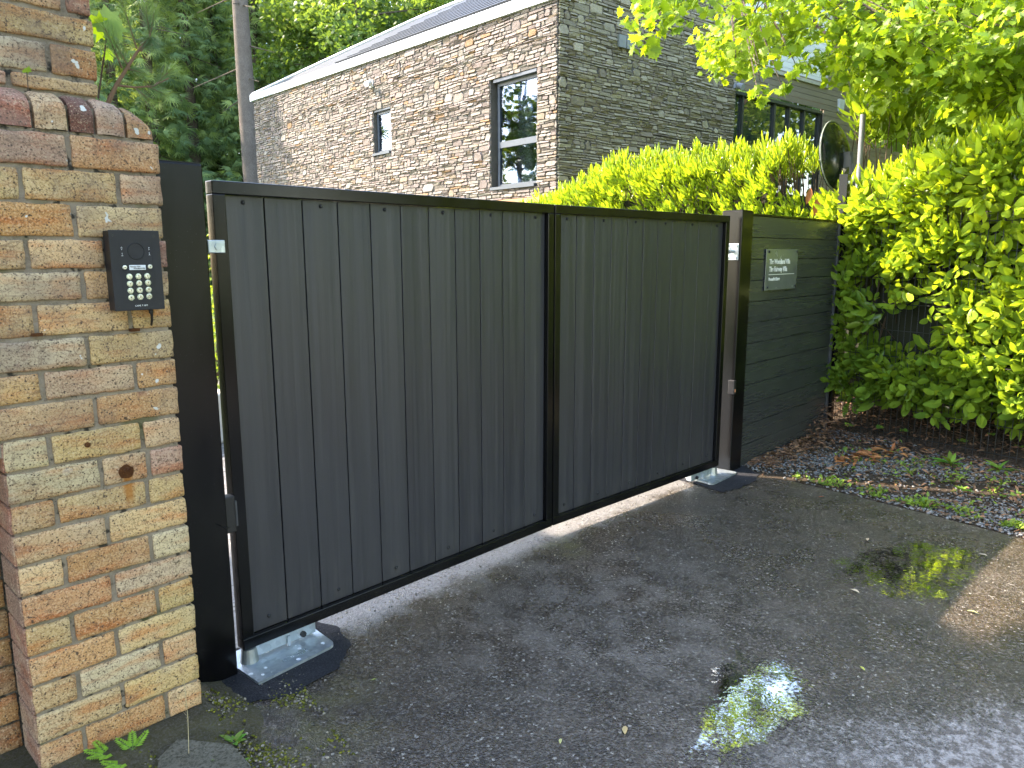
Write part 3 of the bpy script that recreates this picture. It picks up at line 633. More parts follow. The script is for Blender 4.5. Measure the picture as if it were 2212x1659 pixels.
for body, c0, c1, cy, h in (('The Woodland Villa', 452, 574, 367, .050), ('The Fairway Villa', 450, 556, 412, .050), ('Broomfield Estate', 446, 512, 471, .030)):
    a, b = pqx(c0, cy), pqx(c1, cy); cu = text('plaque_text', body, h, (a.x, a.y, a.z), WHITE, pq, align='LEFT', off=.0016)
    wme = max(v.co.x for v in cu.data.vertices)-min(v.co.x for v in cu.data.vertices); s_ = (b.x-a.x)/wme; x0 = a.x-ORG[pq.name].x
    for v in cu.data.vertices: v.co.x = x0+(v.co.x-x0)*s_
a, b = pqx(447, 443), pqx(597, 437); m = MB(); m.box((a.x, -.1146, a.z-.002), (b.x, -.1132, a.z+.002)); m.build('plaque_line', WHITE, pq)

# welded mesh fence running back towards the road
mf = thing('mesh_fence', 'black welded wire mesh fence in front of the glossy laurel hedge', 'mesh fence', (5.48, -.10, 0))
fdir = Vector((-.215, -1, 0)).normalized(); f0 = Vector((5.47, -.13, 0)); flen = 4.6; ftop = 1.98
for k in range(10):
    z = .06+k*.213
    m = MB(); m.tube([f0+Vector((0, 0, z)), f0+fdir*flen+Vector((0, 0, z))], .0034, 4); m.build('horizontal_wire', WIRE, mf)
for k in range(int(flen/.05)):
    q = f0+fdir*(k*.05+.02)+Vector((.006, 0, 0)); m = MB(); m.tube([q, q+Vector((0, 0, ftop+.02))], .0026, 4); m.build('vertical_wire', WIRE, mf)
fp = thing('fence_post', 'tall black square fence post with pale bolts beyond the boarded panel', 'fence post', (5.455, -.095, 0))
m = MB(); m.box((5.43, -.13, -.05), (5.50, -.06, 2.19), .003); m.build('post', STEEL, fp)
for z in (2.12, 1.93):
    m = MB(); m.tube([(5.452, -.14, z), (5.452, -.128, z)], .013, 8); m.build('bolt', WHITE, fp)
gp = thing('pole', 'thin galvanised pole standing in the laurel beside the round mirror', 'pole', (5.88, -.08, 0))
m = MB(); m.tube([(5.84, -.09, 0), (5.89, -.055, 2.73)], .024, 14); m.build('tube', simple('dull_galvanised', (.17, .175, .19), .5, .3), gp)
mm_ = thing('traffic_mirror', 'round convex driveway mirror seen from its dark domed back', 'mirror', (6.2, .27, 2.1))
def disc():
    c = Vector((6.2, .27, 2.438)); nx_ = Vector((math.cos(R(-92)), math.sin(R(-92)), .10)).normalized()  # back normal
    side = nx_.cross(Vector((0, 0, 1))).normalized(); upv = side.cross(nx_)
    m = MB(); rings = [(0, .085), (.10, .080), (.19, .062), (.26, .03), (.30, 0), (.315, -.012), (.315, -.03), (.29, -.03)]; vs = []; fs = []; n = 28
    for r_, h in rings: vs += [c+nx_*h+(side*math.cos(2*math.pi*k/n)+upv*math.sin(2*math.pi*k/n))*r_ for k in range(n)]
    for i in range(len(rings)-1):
        for k in range(n): fs.append((i*n+k, i*n+(k+1) % n, (i+1)*n+(k+1) % n, (i+1)*n+k))
    m.add(vs, fs); m.build('back_shell', simple('dark_green_plastic', (.010, .018, .015), .2), mm_, smooth=True)
    m = MB(); m.tube([c+(side*math.cos(t)+upv*math.sin(t))*.318-nx_*.012 for t in np.linspace(0, 2*math.pi, 33)], .007, 6, False); m.build('rim', simple('pale_rim', (.2, .22, .2), .5), mm_)
    b = MB(); b.obox(c+nx_*.11-Vector((0, 0, .06)), side*.035, nx_*.04, upv*.07); b.obox(c+nx_*.16-Vector((0, 0, .22)), side*.03, nx_*.012, upv*.12); b.build('bracket', DGREY, mm_)
disc()

# ------------------------------------------------------------------ stone house
HC = Vector((8.0156, 5.2039, 0)); AL, AR = R(83.4), R(-6.6)
DL = Vector((math.cos(AL), math.sin(AL), 0)); DR = Vector((math.cos(AR), math.sin(AR), 0))
NL = Vector((-DR.x, -DR.y, 0)); NR = Vector((-DL.x, -DL.y, 0))       # outward normals: left wall faces -DR, right wall faces -DL
house = thing('stone_house', 'modern house clad in rubble stone with slanted metal roof and timber wing behind the gate', 'house', HC)
UPV = Vector((0, 0, 1))
def rubble(D, Nn, L, zb, ztop, holes, palette, seed, mat, wall_label, keep):
    rnd = random.Random(seed); wall = MB()
    # backing wall with openings: panels around the holes
    xs = sorted({0., L} | {h[0] for h in holes} | {h[1] for h in holes})
    for i in range(len(xs)-1):
        a, b = xs[i], xs[i+1]; hh = [h for h in holes if h[0] <= a+1e-6 and h[1] >= b-1e-6]
        segs = [(zb, None)] if not hh else [(zb, hh[0][2]), (hh[0][3], None)]
        for z0, z1 in segs:
            pa0 = HC+D*a+UPV*z0; pb0 = HC+D*b+UPV*z0
            pa1 = HC+D*a+UPV*(z1 if z1 else ztop(a)); pb1 = HC+D*b+UPV*(z1 if z1 else ztop(b))
            bk = -Nn*.35; wall.add([pa0, pb0, pb1, pa1, pa0+bk, pb0+bk, pb1+bk, pa1+bk], [(0,1,2,3),(5,4,7,6),(0,4,5,1),(3,2,6,7),(0,3,7,4),(1,5,6,2)])
    wo_ = wall.build('wall', JOINT, house, label=wall_label)
    # rows of stones with wavy beds
    beds = [zb]; 
    while beds[-1] < max(ztop(0), ztop(L))+.05: beds.append(beds[-1]+rnd.choice([.027, .033, .039, .046, .053, .062]))
    def bed(k, x): return beds[k]+(.022*mnoise.noise((x*1.3, k*.37, seed))+.012*mnoise.noise((x*4, k*.9, seed+9)))*(1 if k else 0)
    stones = []; taken = {}
    for k in range(len(beds)-1):
        x = -rnd.uniform(0, .15)
        while x < L:
            ln = rnd.choice([.10, .13, .16, .20, .25, .32])*rnd.uniform(.8, 1.2); x1 = min(x+ln, L+.0)
            if x1-x < .03: break
            bl = [t for t in taken.get(k, []) if t[0] < x1 and t[1] > x]
            if bl:
                t = bl[0]
                if t[0] > x+.05: x1 = t[0]
                else: x = t[1]; continue
            top = k+1
            if rnd.random() < .09 and k+2 < len(beds) and x1-x > .12:
                top = k+2; taken.setdefault(k+1, []).append((x, x1))
                if rnd.random() < .35 and k+3 < len(beds): top = k+3; taken.setdefault(k+2, []).append((x, x1))
            stones.append((max(x, 0), x1, k, top)); x = x1
    out = []
    for (x0, x1, k, kt) in stones:
        if x1-x0 < .02: continue
        parts = [(x0, x1)]
        for a, b in parts:
            g = .0035; zs = [bed(k, a)+g, bed(k, b)+g, bed(kt, b)-g, bed(kt, a)-g]
            cm_ = (a+b)/2; zc = sum(zs)/4
            zt = min(ztop(a), ztop(b))
            if zs[0] > zt-.02: continue
            zs[2] = min(zs[2], zt-.004); zs[3] = min(zs[3], zt-.004)
            skip = False
            for h in holes:
                if zc > h[2]-.02 and zc < h[3]+.02 and b > h[0] and a < h[1]:
                    if cm_ > h[0] and cm_ < h[1]:
                        if a < h[0]-.04: b = h[0]-.005
                        elif b > h[1]+.04: a = h[1]+.005
                        else: skip = True
                    elif cm_ <= h[0]: b = h[0]-.005
                    else: a = h[1]+.005
            if skip or b-a < .03: continue
            hgt = (zs[3]+zs[2]-zs[0]-zs[1])/2
            if hgt < .012: continue
            sl0 = rnd.uniform(-.25, .25)*hgt; tw = rnd.uniform(.15, .5)
            J_ = lambda s_: rnd.uniform(-s_, s_)
            gx = .003
            oc = [(a+gx+hgt*tw*.6, zs[0]), ((a+b)/2+J_(.02), (zs[0]+zs[1])/2-J_(.004)), (b-gx-hgt*tw*.6, zs[1]), (b-gx, zs[1]+hgt*(.35+J_(.15))),
                  (b-gx-hgt*tw+sl0*.3, zs[2]), ((a+b)/2+J_(.03), (zs[2]+zs[3])/2+J_(.004)), (a+gx+hgt*tw, zs[3]), (a+gx, zs[0]+hgt*(.6+J_(.15)))]
            pr = rnd.uniform(.010, .028); til = rnd.uniform(-.012, .012)
            c0x = (a+b)/2; c0z = sum(p[1] for p in oc)/8
            vs = [HC+D*p[0]+UPV*p[1]-Nn*.002 for p in oc]+[HC+D*(c0x+(p[0]-c0x)*.94)+UPV*(c0z+(p[1]-c0z)*.86)+Nn*(pr+til*(1 if p[1] > c0z else -1)) for p in oc]
            n = 8; fs = [tuple(range(8, 16))]+[(i, (i+1) % 8, (i+1) % 8+8, i+8) for i in range(8)]
            pc_ = rnd.choice(palette); kk = rnd.uniform(.8, 1.2)*(.92 if keep and seed == 3 else 1.15)
            out.append(((b-a)*hgt, vs, fs, tuple(c*kk for c in pc_)))
    out.sort(key=lambda s_: -s_[0])
    for s_ in out[:keep]:
        m = MB(); m.color(s_[3]); m.add(s_[1], s_[2]); m.build('stone', mat, wo_)
    m = MB()
    for s_ in out[keep:]: m.color(s_[3]); m.add(s_[1], s_[2])
    m.build('stonework', mat, wo_, kind='stuff')
    return wo_, len(out)
LP = [(.25, .215, .19), (.27, .23, .20), (.24, .20, .185), (.28, .25, .215), (.23, .205, .19), (.26, .21, .19), (.30, .27, .24), (.28, .22, .165), (.265, .24, .215), (.235, .195, .18)]*3+[(.30, .19, .11)]
RPp = [(.33, .275, .205), (.37, .315, .235), (.30, .245, .19), (.40, .34, .26), (.275, .235, .18), (.35, .295, .225), (.42, .36, .28)]
ltop = lambda s_: 5.30+.0245*s_
wl, n1 = rubble(DL, NL, 11.85, 2.44, ltop, [(.47, 1.64, 2.62, 4.42), (4.87, 5.56, 3.57, 4.47)], LP, 3, STONE_L, 'sunlit pale rubble stone wall with two windows', 150)
wr, n2 = rubble(DR, NR, 4.66, 1.2, lambda s_: 7.2, [], RPp, 5, STONE_R, 'shaded greenish rubble stone wall', 150)
print('stones', n1, n2)
def hp(D, Nn, s_, z, out=0.): return HC+D*s_+UPV*z+Nn*out
def hbox(m, D, Nn, s0, s1, z0, z1, o0, o1): m.obox(hp(D, Nn, (s0+s1)/2, (z0+z1)/2, (o0+o1)/2), D*((s1-s0)/2), Nn*((o1-o0)/2), UPV*((z1-z0)/2))
def hwindow(s0, s1, z0, z1, dep, bars, D=DL, Nn=NL, glass=GLASSW):
    m = MB(); f = .05
    hbox(m, D, Nn, s0, s1, z1-f, z1, -dep-.05, -dep); hbox(m, D, Nn, s0, s1, z0, z0+f, -dep-.05, -dep)
    hbox(m, D, Nn, s0, s0+f, z0+f, z1-f, -dep-.05, -dep); hbox(m, D, Nn, s1-f, s1, z0+f, z1-f, -dep-.05, -dep)
    for b in bars: hbox(m, D, Nn, s0+f, s1-f, b-.05, b+.05, -dep-.05, -dep+.004)
    w_ = m.build('window', FRAMEW, house)
    m = MB(); hbox(m, D, Nn, s0-.02, s1+.03, z0-.05, z0-.003, -dep, .06); m.build('sill', FRAMEW, w_)
    m = MB(); hbox(m, D, Nn, s0, s1, z1+.003, z1+.05, -dep-.05, -.01); m.build('head_trim', FRAMEW, w_)
    cuts = [z0+f]+[q for b in bars for q in (b-.05, b+.05)]+[z1-f]
    for i in range(0, len(cuts), 2):
        m = MB(); hbox(m, D, Nn, s0+f, s1-f, cuts[i], cuts[i+1], -dep-.03, -dep-.02); m.build('pane', glass, w_)
    return w_
w1 = hwindow(.50, 1.58, 2.66, 4.36, .10, [3.36])
w2 = hwindow(4.90, 5.53, 3.61, 4.43, .07, [])
# rooms behind the panes
m = MB(); hbox(m, DL, NL, .3, 2.2, 2.5, 4.6, -2.6, -2.4); hbox(m, DL, NL, .48, .52, 2.5, 4.5, -2.3, -.25); hbox(m, DL, NL, 2.1, 2.2, 2.5, 4.6, -2.4, -.36); hbox(m, DL, NL, .3, 2.2, 4.5, 4.6, -2.6, -.36); hbox(m, DL, NL, .3, 2.2, 2.4, 2.5, -2.6, -.36)
m.build('room_wall', ROOM, house)
m = MB(); hbox(m, DL, NL, 1.12, 1.50, 2.7, 4.4, -.50, -.47); m.build('blind', CREAM, w1)
m = MB(); hbox(m, DL, NL, 1.50, 1.56, 2.7, 3.3, -.30, -.24); m.build('wooden_reveal', OAK, w1)
m = MB(); hbox(m, DL, NL, 4.92, 5.5, 3.6, 4.45, -.14, -.13); m.build('blind', CREAM, w2)
# roof, fascia
m = MB()
for s0, s1 in ((-.06, 2.5), (2.504, 5.2), (5.204, 8.2), (8.204, 11.95)):
    a, b = hp(DL, NL, s0, ltop(s0)+.0, .0), hp(DL, NL, s1, ltop(s1)+.0, .0)
    vs = [a+NL*.07, b+NL*.07, b+NL*.07+UPV*.17, a+NL*.07+UPV*.17, a-NL*.2, b-NL*.2, b-NL*.2+UPV*.17, a-NL*.2+UPV*.17]
    m.add(vs, [(0,1,2,3),(5,4,7,6),(0,4,5,1),(3,2,6,7),(0,3,7,4),(1,5,6,2)])
m.build('fascia', FASCIA, house)
rp0 = hp(DL, NL, 0, 5.47, .02); re = (hp(DL, NL, 11.9, ltop(11.9)+.165, .02)-rp0).normalized(); rs = (-NL*math.cos(R(33))+UPV*math.sin(R(33))); rn = re.cross(rs).normalized()
def onroof(u, v): d = ray(u, v); t = (rp0-CP).dot(rn)/d.dot(rn); return CP+d*t
A_ = hp(DL, NL, 11.9, ltop(11.9)+.165, .02); pk = [onroof(760, 106), onroof(900, 42), onroof(1009, -2)]
e2 = rp0-re*.2; top_far = onroof(1240, -130)
m = MB(); m.add([e2, A_, pk[0], pk[1], pk[2], top_far], [(0, 1, 2, 3, 4, 5)]); m.build('roof', ROOFM, house)
rb = MB(); 
for k in range(1, 26):
    d_ = k*.17; p0 = e2+rs*d_+rn*.012*(1 if rn.z > 0 else -1)
    # clip rib against upper line
    far_t = 0; 
    for t in np.linspace(0, 12, 121):
        p = p0+re*t; q = Vector((0, 0)); d = p-CP; zc = d.dot(fw); uu = 1106+FPX*d.dot(rt)/zc; vv = 829.5-FPX*d.dot(up)/zc
        lim = 217+(uu-549)*(-.4715)
        if uu > 547 and vv > lim+3: far_t = t
    if far_t > .3: rb.obox(p0+re*(far_t/2), re*(far_t/2), rs*.04, rn*.03)
roof_o = [o for o in S.collection.objects if o.name.startswith('roof')][-1]
rb.build('roof_rib', ROOFM, roof_o, kind='stuff')
m = MB(); m.tube([A_, pk[0], pk[1], pk[2], top_far], .06, 4); m.build('verge_trim', FASCIA, house)
# fixtures
q = hp(DL, NL, 5.55, 5.0, .06); m = MB(); m.obox(q-NL*.04, DL*.07, NL*.02, UPV*.07); m.tube([q+DL*.02, q+NL*.10-UPV*.02], [.05, .06], 10); m.tube([q-DL*.12+NL*.05, q-DL*.12+NL*.14-UPV*.04], [.05, .06], 10); m.build('floodlight', simple('white_plastic', (.6, .6, .58), .4), house)
vb = MB()
for k in range(2): hbox(vb, DR, NR, 1.30+k*.19, 1.47+k*.19, 4.83, 5.02, -.01, .06)
vb.build('wall_vent', simple('grey_vent', (.22, .23, .21), .5), house)
# soffit board under the stone box
m = MB(); hbox(m, DL, NL, -.1, 11.8, 2.36, 2.438, -3.0, .03); m.build('soffit', OAK, house)
m = MB(); hbox(m, DL, NL, .3, 11.6, 0, 2.36, -3.3, -1.2); m.build('lower_wall', TIMBER, house)
# timber wing
bh = .113
def wing_end(z): return 8.4+max(0, 1)*(9.25-8.4)+(6.55-z)*(10.49-9.25)/(6.55-5.42)
for i in range(42):
    z0 = 1.6+i*bh; z1 = z0+bh-.008; e = min(13.2, wing_end((z0+z1)/2))
    rng_ = [(4.68, e)]
    if z0 < 4.62 and z0 > 2.0: rng_ = [(8.06, e)]
    if z0 >= 5.16: rng_ = [(8.10, e)] if e > 8.2 else []
    for a, b in rng_:
        m = MB(); hbox(m, DR, NR, a, b, z0, z1, -.03, -.005); m.build('cladding_board', TIMBER, house)
m = MB(); hbox(m, DR, NR, 4.66, 8.07, 4.9, 7.4, -.09, -.065); hbox(m, DR, NR, 8.05, 12.0, 1.5, 5.3, -.09, -.0655); m.build('wing_wall', JOINT, house)
for i in range(20):
    z0 = 5.175+i*.115; m = MB(); hbox(m, DR, NR, 4.68, 8.02, z0, z0+.109, -.05, -.02); m.build('white_cladding_board', WHITEB, house)
m = MB(); hbox(m, DR, NR, 8.03, 8.09, 5.1, 7.4, -.06, .03); hbox(m, DR, NR, 4.68, 8.03, 5.10, 5.165, -.06, .03); m.build('cladding_trim', simple('pale_trim', (.5, .46, .38), .6), house)
wf = MB(); zt, zbm = 4.585, 2.0
hbox(wf, DR, NR, 4.70, 8.04, zt-.03, zt+.03, -.16, -.02)
ms = [4.70, 5.00, 6.15, 6.72, 7.32, 7.98]
for s_ in ms: hbox(wf, DR, NR, s_, s_+.06, zbm, zt-.03, -.14, -.05)
wfo = wf.build('window', simple('dark_window_frame', (.03, .035, .035), .4), house, label='dark band of tall panes in the timber wing')
for i in range(len(ms)-1):
    m = MB(); hbox(m, DR, NR, ms[i]+.06, ms[i+1], zbm, zt-.03, -.11, -.10); m.build('pane', GLASSD, wfo)
for k in range(1):
    p0 = hp(DR, NR, 9.0, 6.80, .02); p1 = hp(DR, NR, 10.62, 5.32, .02)
    m = MB(); dv = (p1-p0); m.obox((p0+p1)/2, dv/2, NR*.05, dv.cross(NR).normalized()*.05); m.build('barge_board', DGREY, house)
q = hp(DR, NR, 8.75, 4.80, .05); m = MB()
m.prism([q+DR*x+UPV*z for x, z in ((-.12, .14), (.12, .14), (.09, -.10), (.0, -.16), (-.09, -.10))], -NR*.06); m.build('alarm_box', simple('alarm_white', (.62, .64, .64), .4), house)
q = hp(DR, NR, 4.62, 4.68, .08); m = MB(); m.tube([q, q+NR*.12-UPV*.05], [.05, .06], 10); m.obox(q-NR*.05, DR*.05, NR*.03, UPV*.05); m.build('floodlight', simple('grey_lamp', (.35, .37, .4), .4), house)

# ------------------------------------------------------------------ vegetation templates
def leaf_tpl(wd=.36, fold=.10, droop=.10, n=5):
    V = []; F = []
    prof = [0, .62, 1, .92, .55, 0] if n == 5 else [0, 1, 0]
    k = len(prof)
    for i in range(k):
        t = i/(k-1); z = -droop*t*t; w_ = prof[i]*wd/2
        V += [(t, -w_, z+fold*w_), (t, 0, z-.0), (t, w_, z+fold*w_)]
    for i in range(k-1):
        a = i*3; F += [(a, a+3, a+4), (a, a+4, a+1), (a+1, a+4, a+5), (a+1, a+5, a+2)]
    return np.array(V), np.array(F)
LV, LF = leaf_tpl(.36, .45, .16)
NVL, NFL = leaf_tpl(.27, .6, .10)
SV, SF = leaf_tpl(.5, .4, .12, 2)
def maple_tpl():
    pts = [(0, 0), (.05, .16), (-.10, .34), (.14, .32), (.22, .62), (.36, .42), (.46, .40), (.62, .46), (.60, .26), (.74, .22), (.72, .10), (1.0, 0)]
    full = pts+[(x, -y) for x, y in reversed(pts[1:-1])]
    V = [(.34, 0, .02)]+[(x, y, -.12*abs(y)-.10*x*x) for x, y in full]; n = len(full)
    return np.array(V), np.array([(0, 1+i, 1+(i+1) % n) for i in range(n)])
MV, MF = maple_tpl()
def frond_tpl():
    V = []; F = []
    for k in range(7):
        a = (k-3)*.38; L = 1-.08*abs(k-3); b = .17*(k != 3)*0
        base = (.10*k*.5, 0, 0); ca, sa = math.cos(a), math.sin(a); w_ = .055; n = len(V)
        V += [(.0-sa*w_+.05, ca*w_*1, 0), (.0+sa*w_+.05, -ca*w_, 0), (ca*L, sa*L, -.18*L-.1*abs(a))]; F.append((n, n+1, n+2))
    return np.array(V), np.array(F)
FV, FF_ = frond_tpl()

def blend_cols(n, A, B, jit=.26, t=None):
    t = rng.random(n) if t is None else t; A = np.array(A); B = np.array(B)
    c = A+(B-A)*t[:, None]; return c*(1+rng.uniform(-jit, jit, (n, 1)))

def shoots(P, D, nl, L, spread, young):
    """leaves set around short shoots: P bases, D directions"""
    n = len(P); pos = []; dr = []; nn = []; sz = []; yg = []
    ref = nrm(np.cross(D, np.tile([0.3, .2, 1.], (n, 1))+rng.normal(size=(n, 3))*.1)); ref2 = np.cross(D, ref)
    for k in range(nl):
        f = k/(nl-1); ang = k*2.4+rng.random(n)*.8; sp = spread*(1-.55*f)+rng.uniform(-.12, .12, n)
        rad = ref*np.cos(ang)[:, None]+ref2*np.sin(ang)[:, None]
        d = D*np.cos(sp)[:, None]+rad*np.sin(sp)[:, None]
        pos.append(P+D*(L*(.15+f*.95))[:, None]*1.0+rad*.006); dr.append(d); nn.append(D*np.sin(sp)[:, None]-rad*np.cos(sp)[:, None]+rng.normal(size=(n, 3))*.25)
        sz.append(L*rng.uniform(.75, 1.15, n)*(1-.25*f)); yg.append(np.clip(young*(.55+.6*f), 0, 1))
    return np.concatenate(pos), np.concatenate(dr), -np.concatenate(nn), np.concatenate(sz), np.concatenate(yg)
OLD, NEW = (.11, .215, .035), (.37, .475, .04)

def hedge(name, label, P, D, L, young, spread, keepn, core_mb, group=None, nl=8, tpl=None):
    LV, LF = tpl or (globals()['LV'], globals()['LF'])
    t = thing(name, label, 'hedge', (float(P[:, 0].mean()), float(P[:, 1].mean()), 0), group)
    pos, d, n_, sz, yg = shoots(P, D, nl, L, spread, young)
    M = frames(pos, d, n_, sz, sz*rng.uniform(.8, 1.1, len(sz)), sz)
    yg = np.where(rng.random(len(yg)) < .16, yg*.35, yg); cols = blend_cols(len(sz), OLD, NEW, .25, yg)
    dist = np.linalg.norm(pos-np.array(CP), axis=1); depth = (pos-np.array(CP))@np.array(fw); uu = 1106+FPX*((pos-np.array(CP))@np.array(rt))/depth
    sc = np.where((uu > 1150) & (uu < 2212), sz/dist, 0); idx = np.argsort(-sc)
    kp, rest = idx[:keepn], idx[keepn:]
    o = ORG[t.name]
    for i in kp:
        me = scatter_mesh('leaf', LV, LF, M[i:i+1], cols[i:i+1], tuple(o)); me.shade_smooth(); put('leaf', me, LAUREL, t)
    me = scatter_mesh('foliage', LV, LF, M[rest], cols[rest], tuple(o)); put('foliage', me, LAUREL, t, kind='stuff')
    if core_mb is not None: core_mb.build('shade_core', simple(name+'_inside_shade', (.022, .024, .010), .9), t)  # plain dark box; its colour stands in for shade inside the hedge
    st = MB()
    for i in range(0, len(P), 3):
        p = Vector(P[i]); q = p-Vector(D[i])*.25+Vector((random.uniform(0, .15), random.uniform(-.05, .05), -.12)); st.tube([q, p, p+Vector(D[i])*float(L[i])], [.005, .004, .002], 4, False)
    st.build('stems', TWIG, t, kind='stuff')
    return t

# hedge behind the gate, along the drive (x 5.6..7, y 0.3..5)
def surf_hedge_back():
    P = []; D = []; Y = []
    for _ in range(3300):
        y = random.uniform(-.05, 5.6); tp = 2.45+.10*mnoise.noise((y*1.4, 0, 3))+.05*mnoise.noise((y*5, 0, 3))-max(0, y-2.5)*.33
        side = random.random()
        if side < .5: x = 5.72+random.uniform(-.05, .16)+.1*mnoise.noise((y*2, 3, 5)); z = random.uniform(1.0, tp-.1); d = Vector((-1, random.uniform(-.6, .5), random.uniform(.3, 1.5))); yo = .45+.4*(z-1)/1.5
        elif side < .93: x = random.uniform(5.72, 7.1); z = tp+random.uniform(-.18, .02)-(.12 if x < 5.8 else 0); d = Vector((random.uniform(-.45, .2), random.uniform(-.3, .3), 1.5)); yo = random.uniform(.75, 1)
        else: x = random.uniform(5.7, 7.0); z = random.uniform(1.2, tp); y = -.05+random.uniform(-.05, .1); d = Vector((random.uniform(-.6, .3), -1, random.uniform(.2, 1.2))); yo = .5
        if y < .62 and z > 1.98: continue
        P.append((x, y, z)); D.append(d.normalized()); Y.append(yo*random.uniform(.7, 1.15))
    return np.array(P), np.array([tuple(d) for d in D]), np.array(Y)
P, D, Y = surf_hedge_back()
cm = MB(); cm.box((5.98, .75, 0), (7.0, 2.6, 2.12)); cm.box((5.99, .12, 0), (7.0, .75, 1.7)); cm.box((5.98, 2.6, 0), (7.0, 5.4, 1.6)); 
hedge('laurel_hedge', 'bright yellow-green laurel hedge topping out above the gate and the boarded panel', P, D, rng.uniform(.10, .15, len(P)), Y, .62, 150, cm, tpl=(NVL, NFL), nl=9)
# hedge behind the mesh fence, facing the drive
def surf_hedge_side():
    P = []; D = []; Y = []
    n = 0
    while n < 2900:
        y = -random.uniform(-.02, 4.6); fx = 5.47+(y+.13)*.215; h = random.random()
        tp = 1.95+.08*mnoise.noise((y*1.6, 8, 3))+.36*min(1, max(0, (-y-.15)/1.0))
        bt = .30+.25*max(0, mnoise.noise((y*2.1, 1, 1)))+(.25 if -1.0 < y < -.35 else 0)*0
        if h < .74:
            z = random.uniform(.28, tp); x = fx+.05+random.uniform(-.06, .22)+.12*mnoise.noise((y*2.2, z*2.2, 5))
            # thin dark pocket low beside the post, where stems show
            if -1.0 < y < -.25 and .75 < z < 1.35 and random.random() < .8: continue
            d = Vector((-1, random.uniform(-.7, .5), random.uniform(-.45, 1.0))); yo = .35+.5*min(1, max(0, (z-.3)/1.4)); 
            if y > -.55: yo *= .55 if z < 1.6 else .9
        else:
            x = fx+random.uniform(0, 1.6); x = fx+random.uniform(0, 1.0); z = tp+random.uniform(-.22, .05); d = Vector((random.uniform(-.6, .1), random.uniform(-.4, .3), 1.3)); yo = random.uniform(.6, 1)
        P.append((x, y, z)); D.append(d.normalized()); Y.append(yo*random.uniform(.7, 1.15)); n += 1
    # taller loose shoots beside the mirror
    for _ in range(70):
        q = onx(random.uniform(1845, 1990), random.uniform(215, 330), 6.1+random.uniform(0, .5)); P.append(tuple(q)); D.append(Vector((random.uniform(-.5, .3), random.uniform(-.4, .2), 1.4)).normalized()); Y.append(.55)
    return np.array(P), np.array([tuple(d) for d in D]), np.array(Y)
P, D, Y = surf_hedge_side()
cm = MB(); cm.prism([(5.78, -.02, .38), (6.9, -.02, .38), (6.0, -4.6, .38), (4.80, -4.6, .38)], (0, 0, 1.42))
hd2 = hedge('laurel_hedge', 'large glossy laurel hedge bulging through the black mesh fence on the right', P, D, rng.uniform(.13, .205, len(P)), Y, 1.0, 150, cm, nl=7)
# a few woody stems seen in the dark pocket
m = MB()
for k in range(9):
    y = -.15-k*.11; x = 5.62+random.uniform(0, .15); m.tube([(x, y, .1), (x+random.uniform(-.05, .05), y+random.uniform(-.1, .1), .7), (x+random.uniform(-.1, .1), y+random.uniform(-.15, .15), 1.5)], [.013, .010, .006], 6)
m.build('woody_stem', TWIG, hd2, kind='stuff')
# hanging brown dead leaves
for (u, v, s_) in ((1752, 405, .15), (1768, 425, .17), (1990, 515, .12), (2010, 480, .1)):
    q = onx(u, v, 5.55); me = scatter_mesh('dead_leaf', LV, LF, frames(np.array([tuple(q)]), np.array([[random.uniform(-.3, .3), .1, -1.]]), np.array([[-1., -.6, 0.]]), np.array([s_])), np.array([[.33, .12, .04]]), tuple(ORG[hd2.name]))
    put('dead_leaf', me, LITTER, hd2, label='orange-brown dead leaf')

# ------------------------------------------------------------------ maple overhead on the right
mp = thing('maple_tree', 'maple tree on the right whose bright leafy branches hang over the hedge and timber wing', 'tree', (9.4, -1.9, 0))
cl = [(1397, 45, 5.0, .16), (1392, 90, 5.0, .10), (1425, 15, 5.2, .20), (1385, 10, 5.1, .14), (1455, 45, 5.1, .13), (1500, -10, 5.4, .25), (1440, -40, 5.4, .3), (1585, 95, 6.0, .14), (1640, 140, 6.0, .13), (1645, 190, 6.0, .09),
      (1700, 95, 6.2, .15), (1725, 150, 6.1, .10), (1690, 30, 6.4, .2), (1620, 50, 6.2, .17), (1650, -20, 6.0, .3), (1570, 10, 6.0, .18), (1765, 60, 6.6, .17), (1740, -20, 6.3, .3), (1830, 0, 6.8, .3), (1830, 70, 6.8, .2), (1690, 190, 6.2, .07),
      (1850, 130, 7, .22), (1890, 60, 7, .35), (1880, 170, 7, .2), (1930, 130, 7.2, .3), (1920, 210, 7.4, .2), (1640, 215, 6.1, .06), (1590, 125, 6, .06)]
for _ in range(64): 
    u = random.uniform(1870, 2300); v = random.uniform(-60, 120+150*(u-1840)/460); cl.append((u, v, random.uniform(6.2, 9.8), random.uniform(.25, .45)))
cen = [(at(u, v, d), r_) for u, v, d, r_ in cl]
for _ in range(20):
    q = onz(random.uniform(1480, 1760), random.uniform(1380, 1659)); d = (q-CP).normalized(); d.z = -d.z; cen.append((q+d*random.uniform(7.0, 8.5), random.uniform(.22, .42)))
for _ in range(40): cen.append((Vector((6.0+random.gauss(0, 1.0), 1.2+random.gauss(0, 1.), random.uniform(4.9, 6.2))), .35))
for _ in range(36):
    a = random.random()*6.28; rr = math.sqrt(random.random()); cen.append((Vector((8.2+3.6*rr*math.cos(a), -1.4+4.2*rr*math.sin(a), random.uniform(4.6, 7.8))), .6))
cen = [(c, r_) for c, r_ in cen]
PP = []; DD = []; SS = []; near = []
br = MB(); trunk_top = Vector((9.3, -1.8, 4.6))
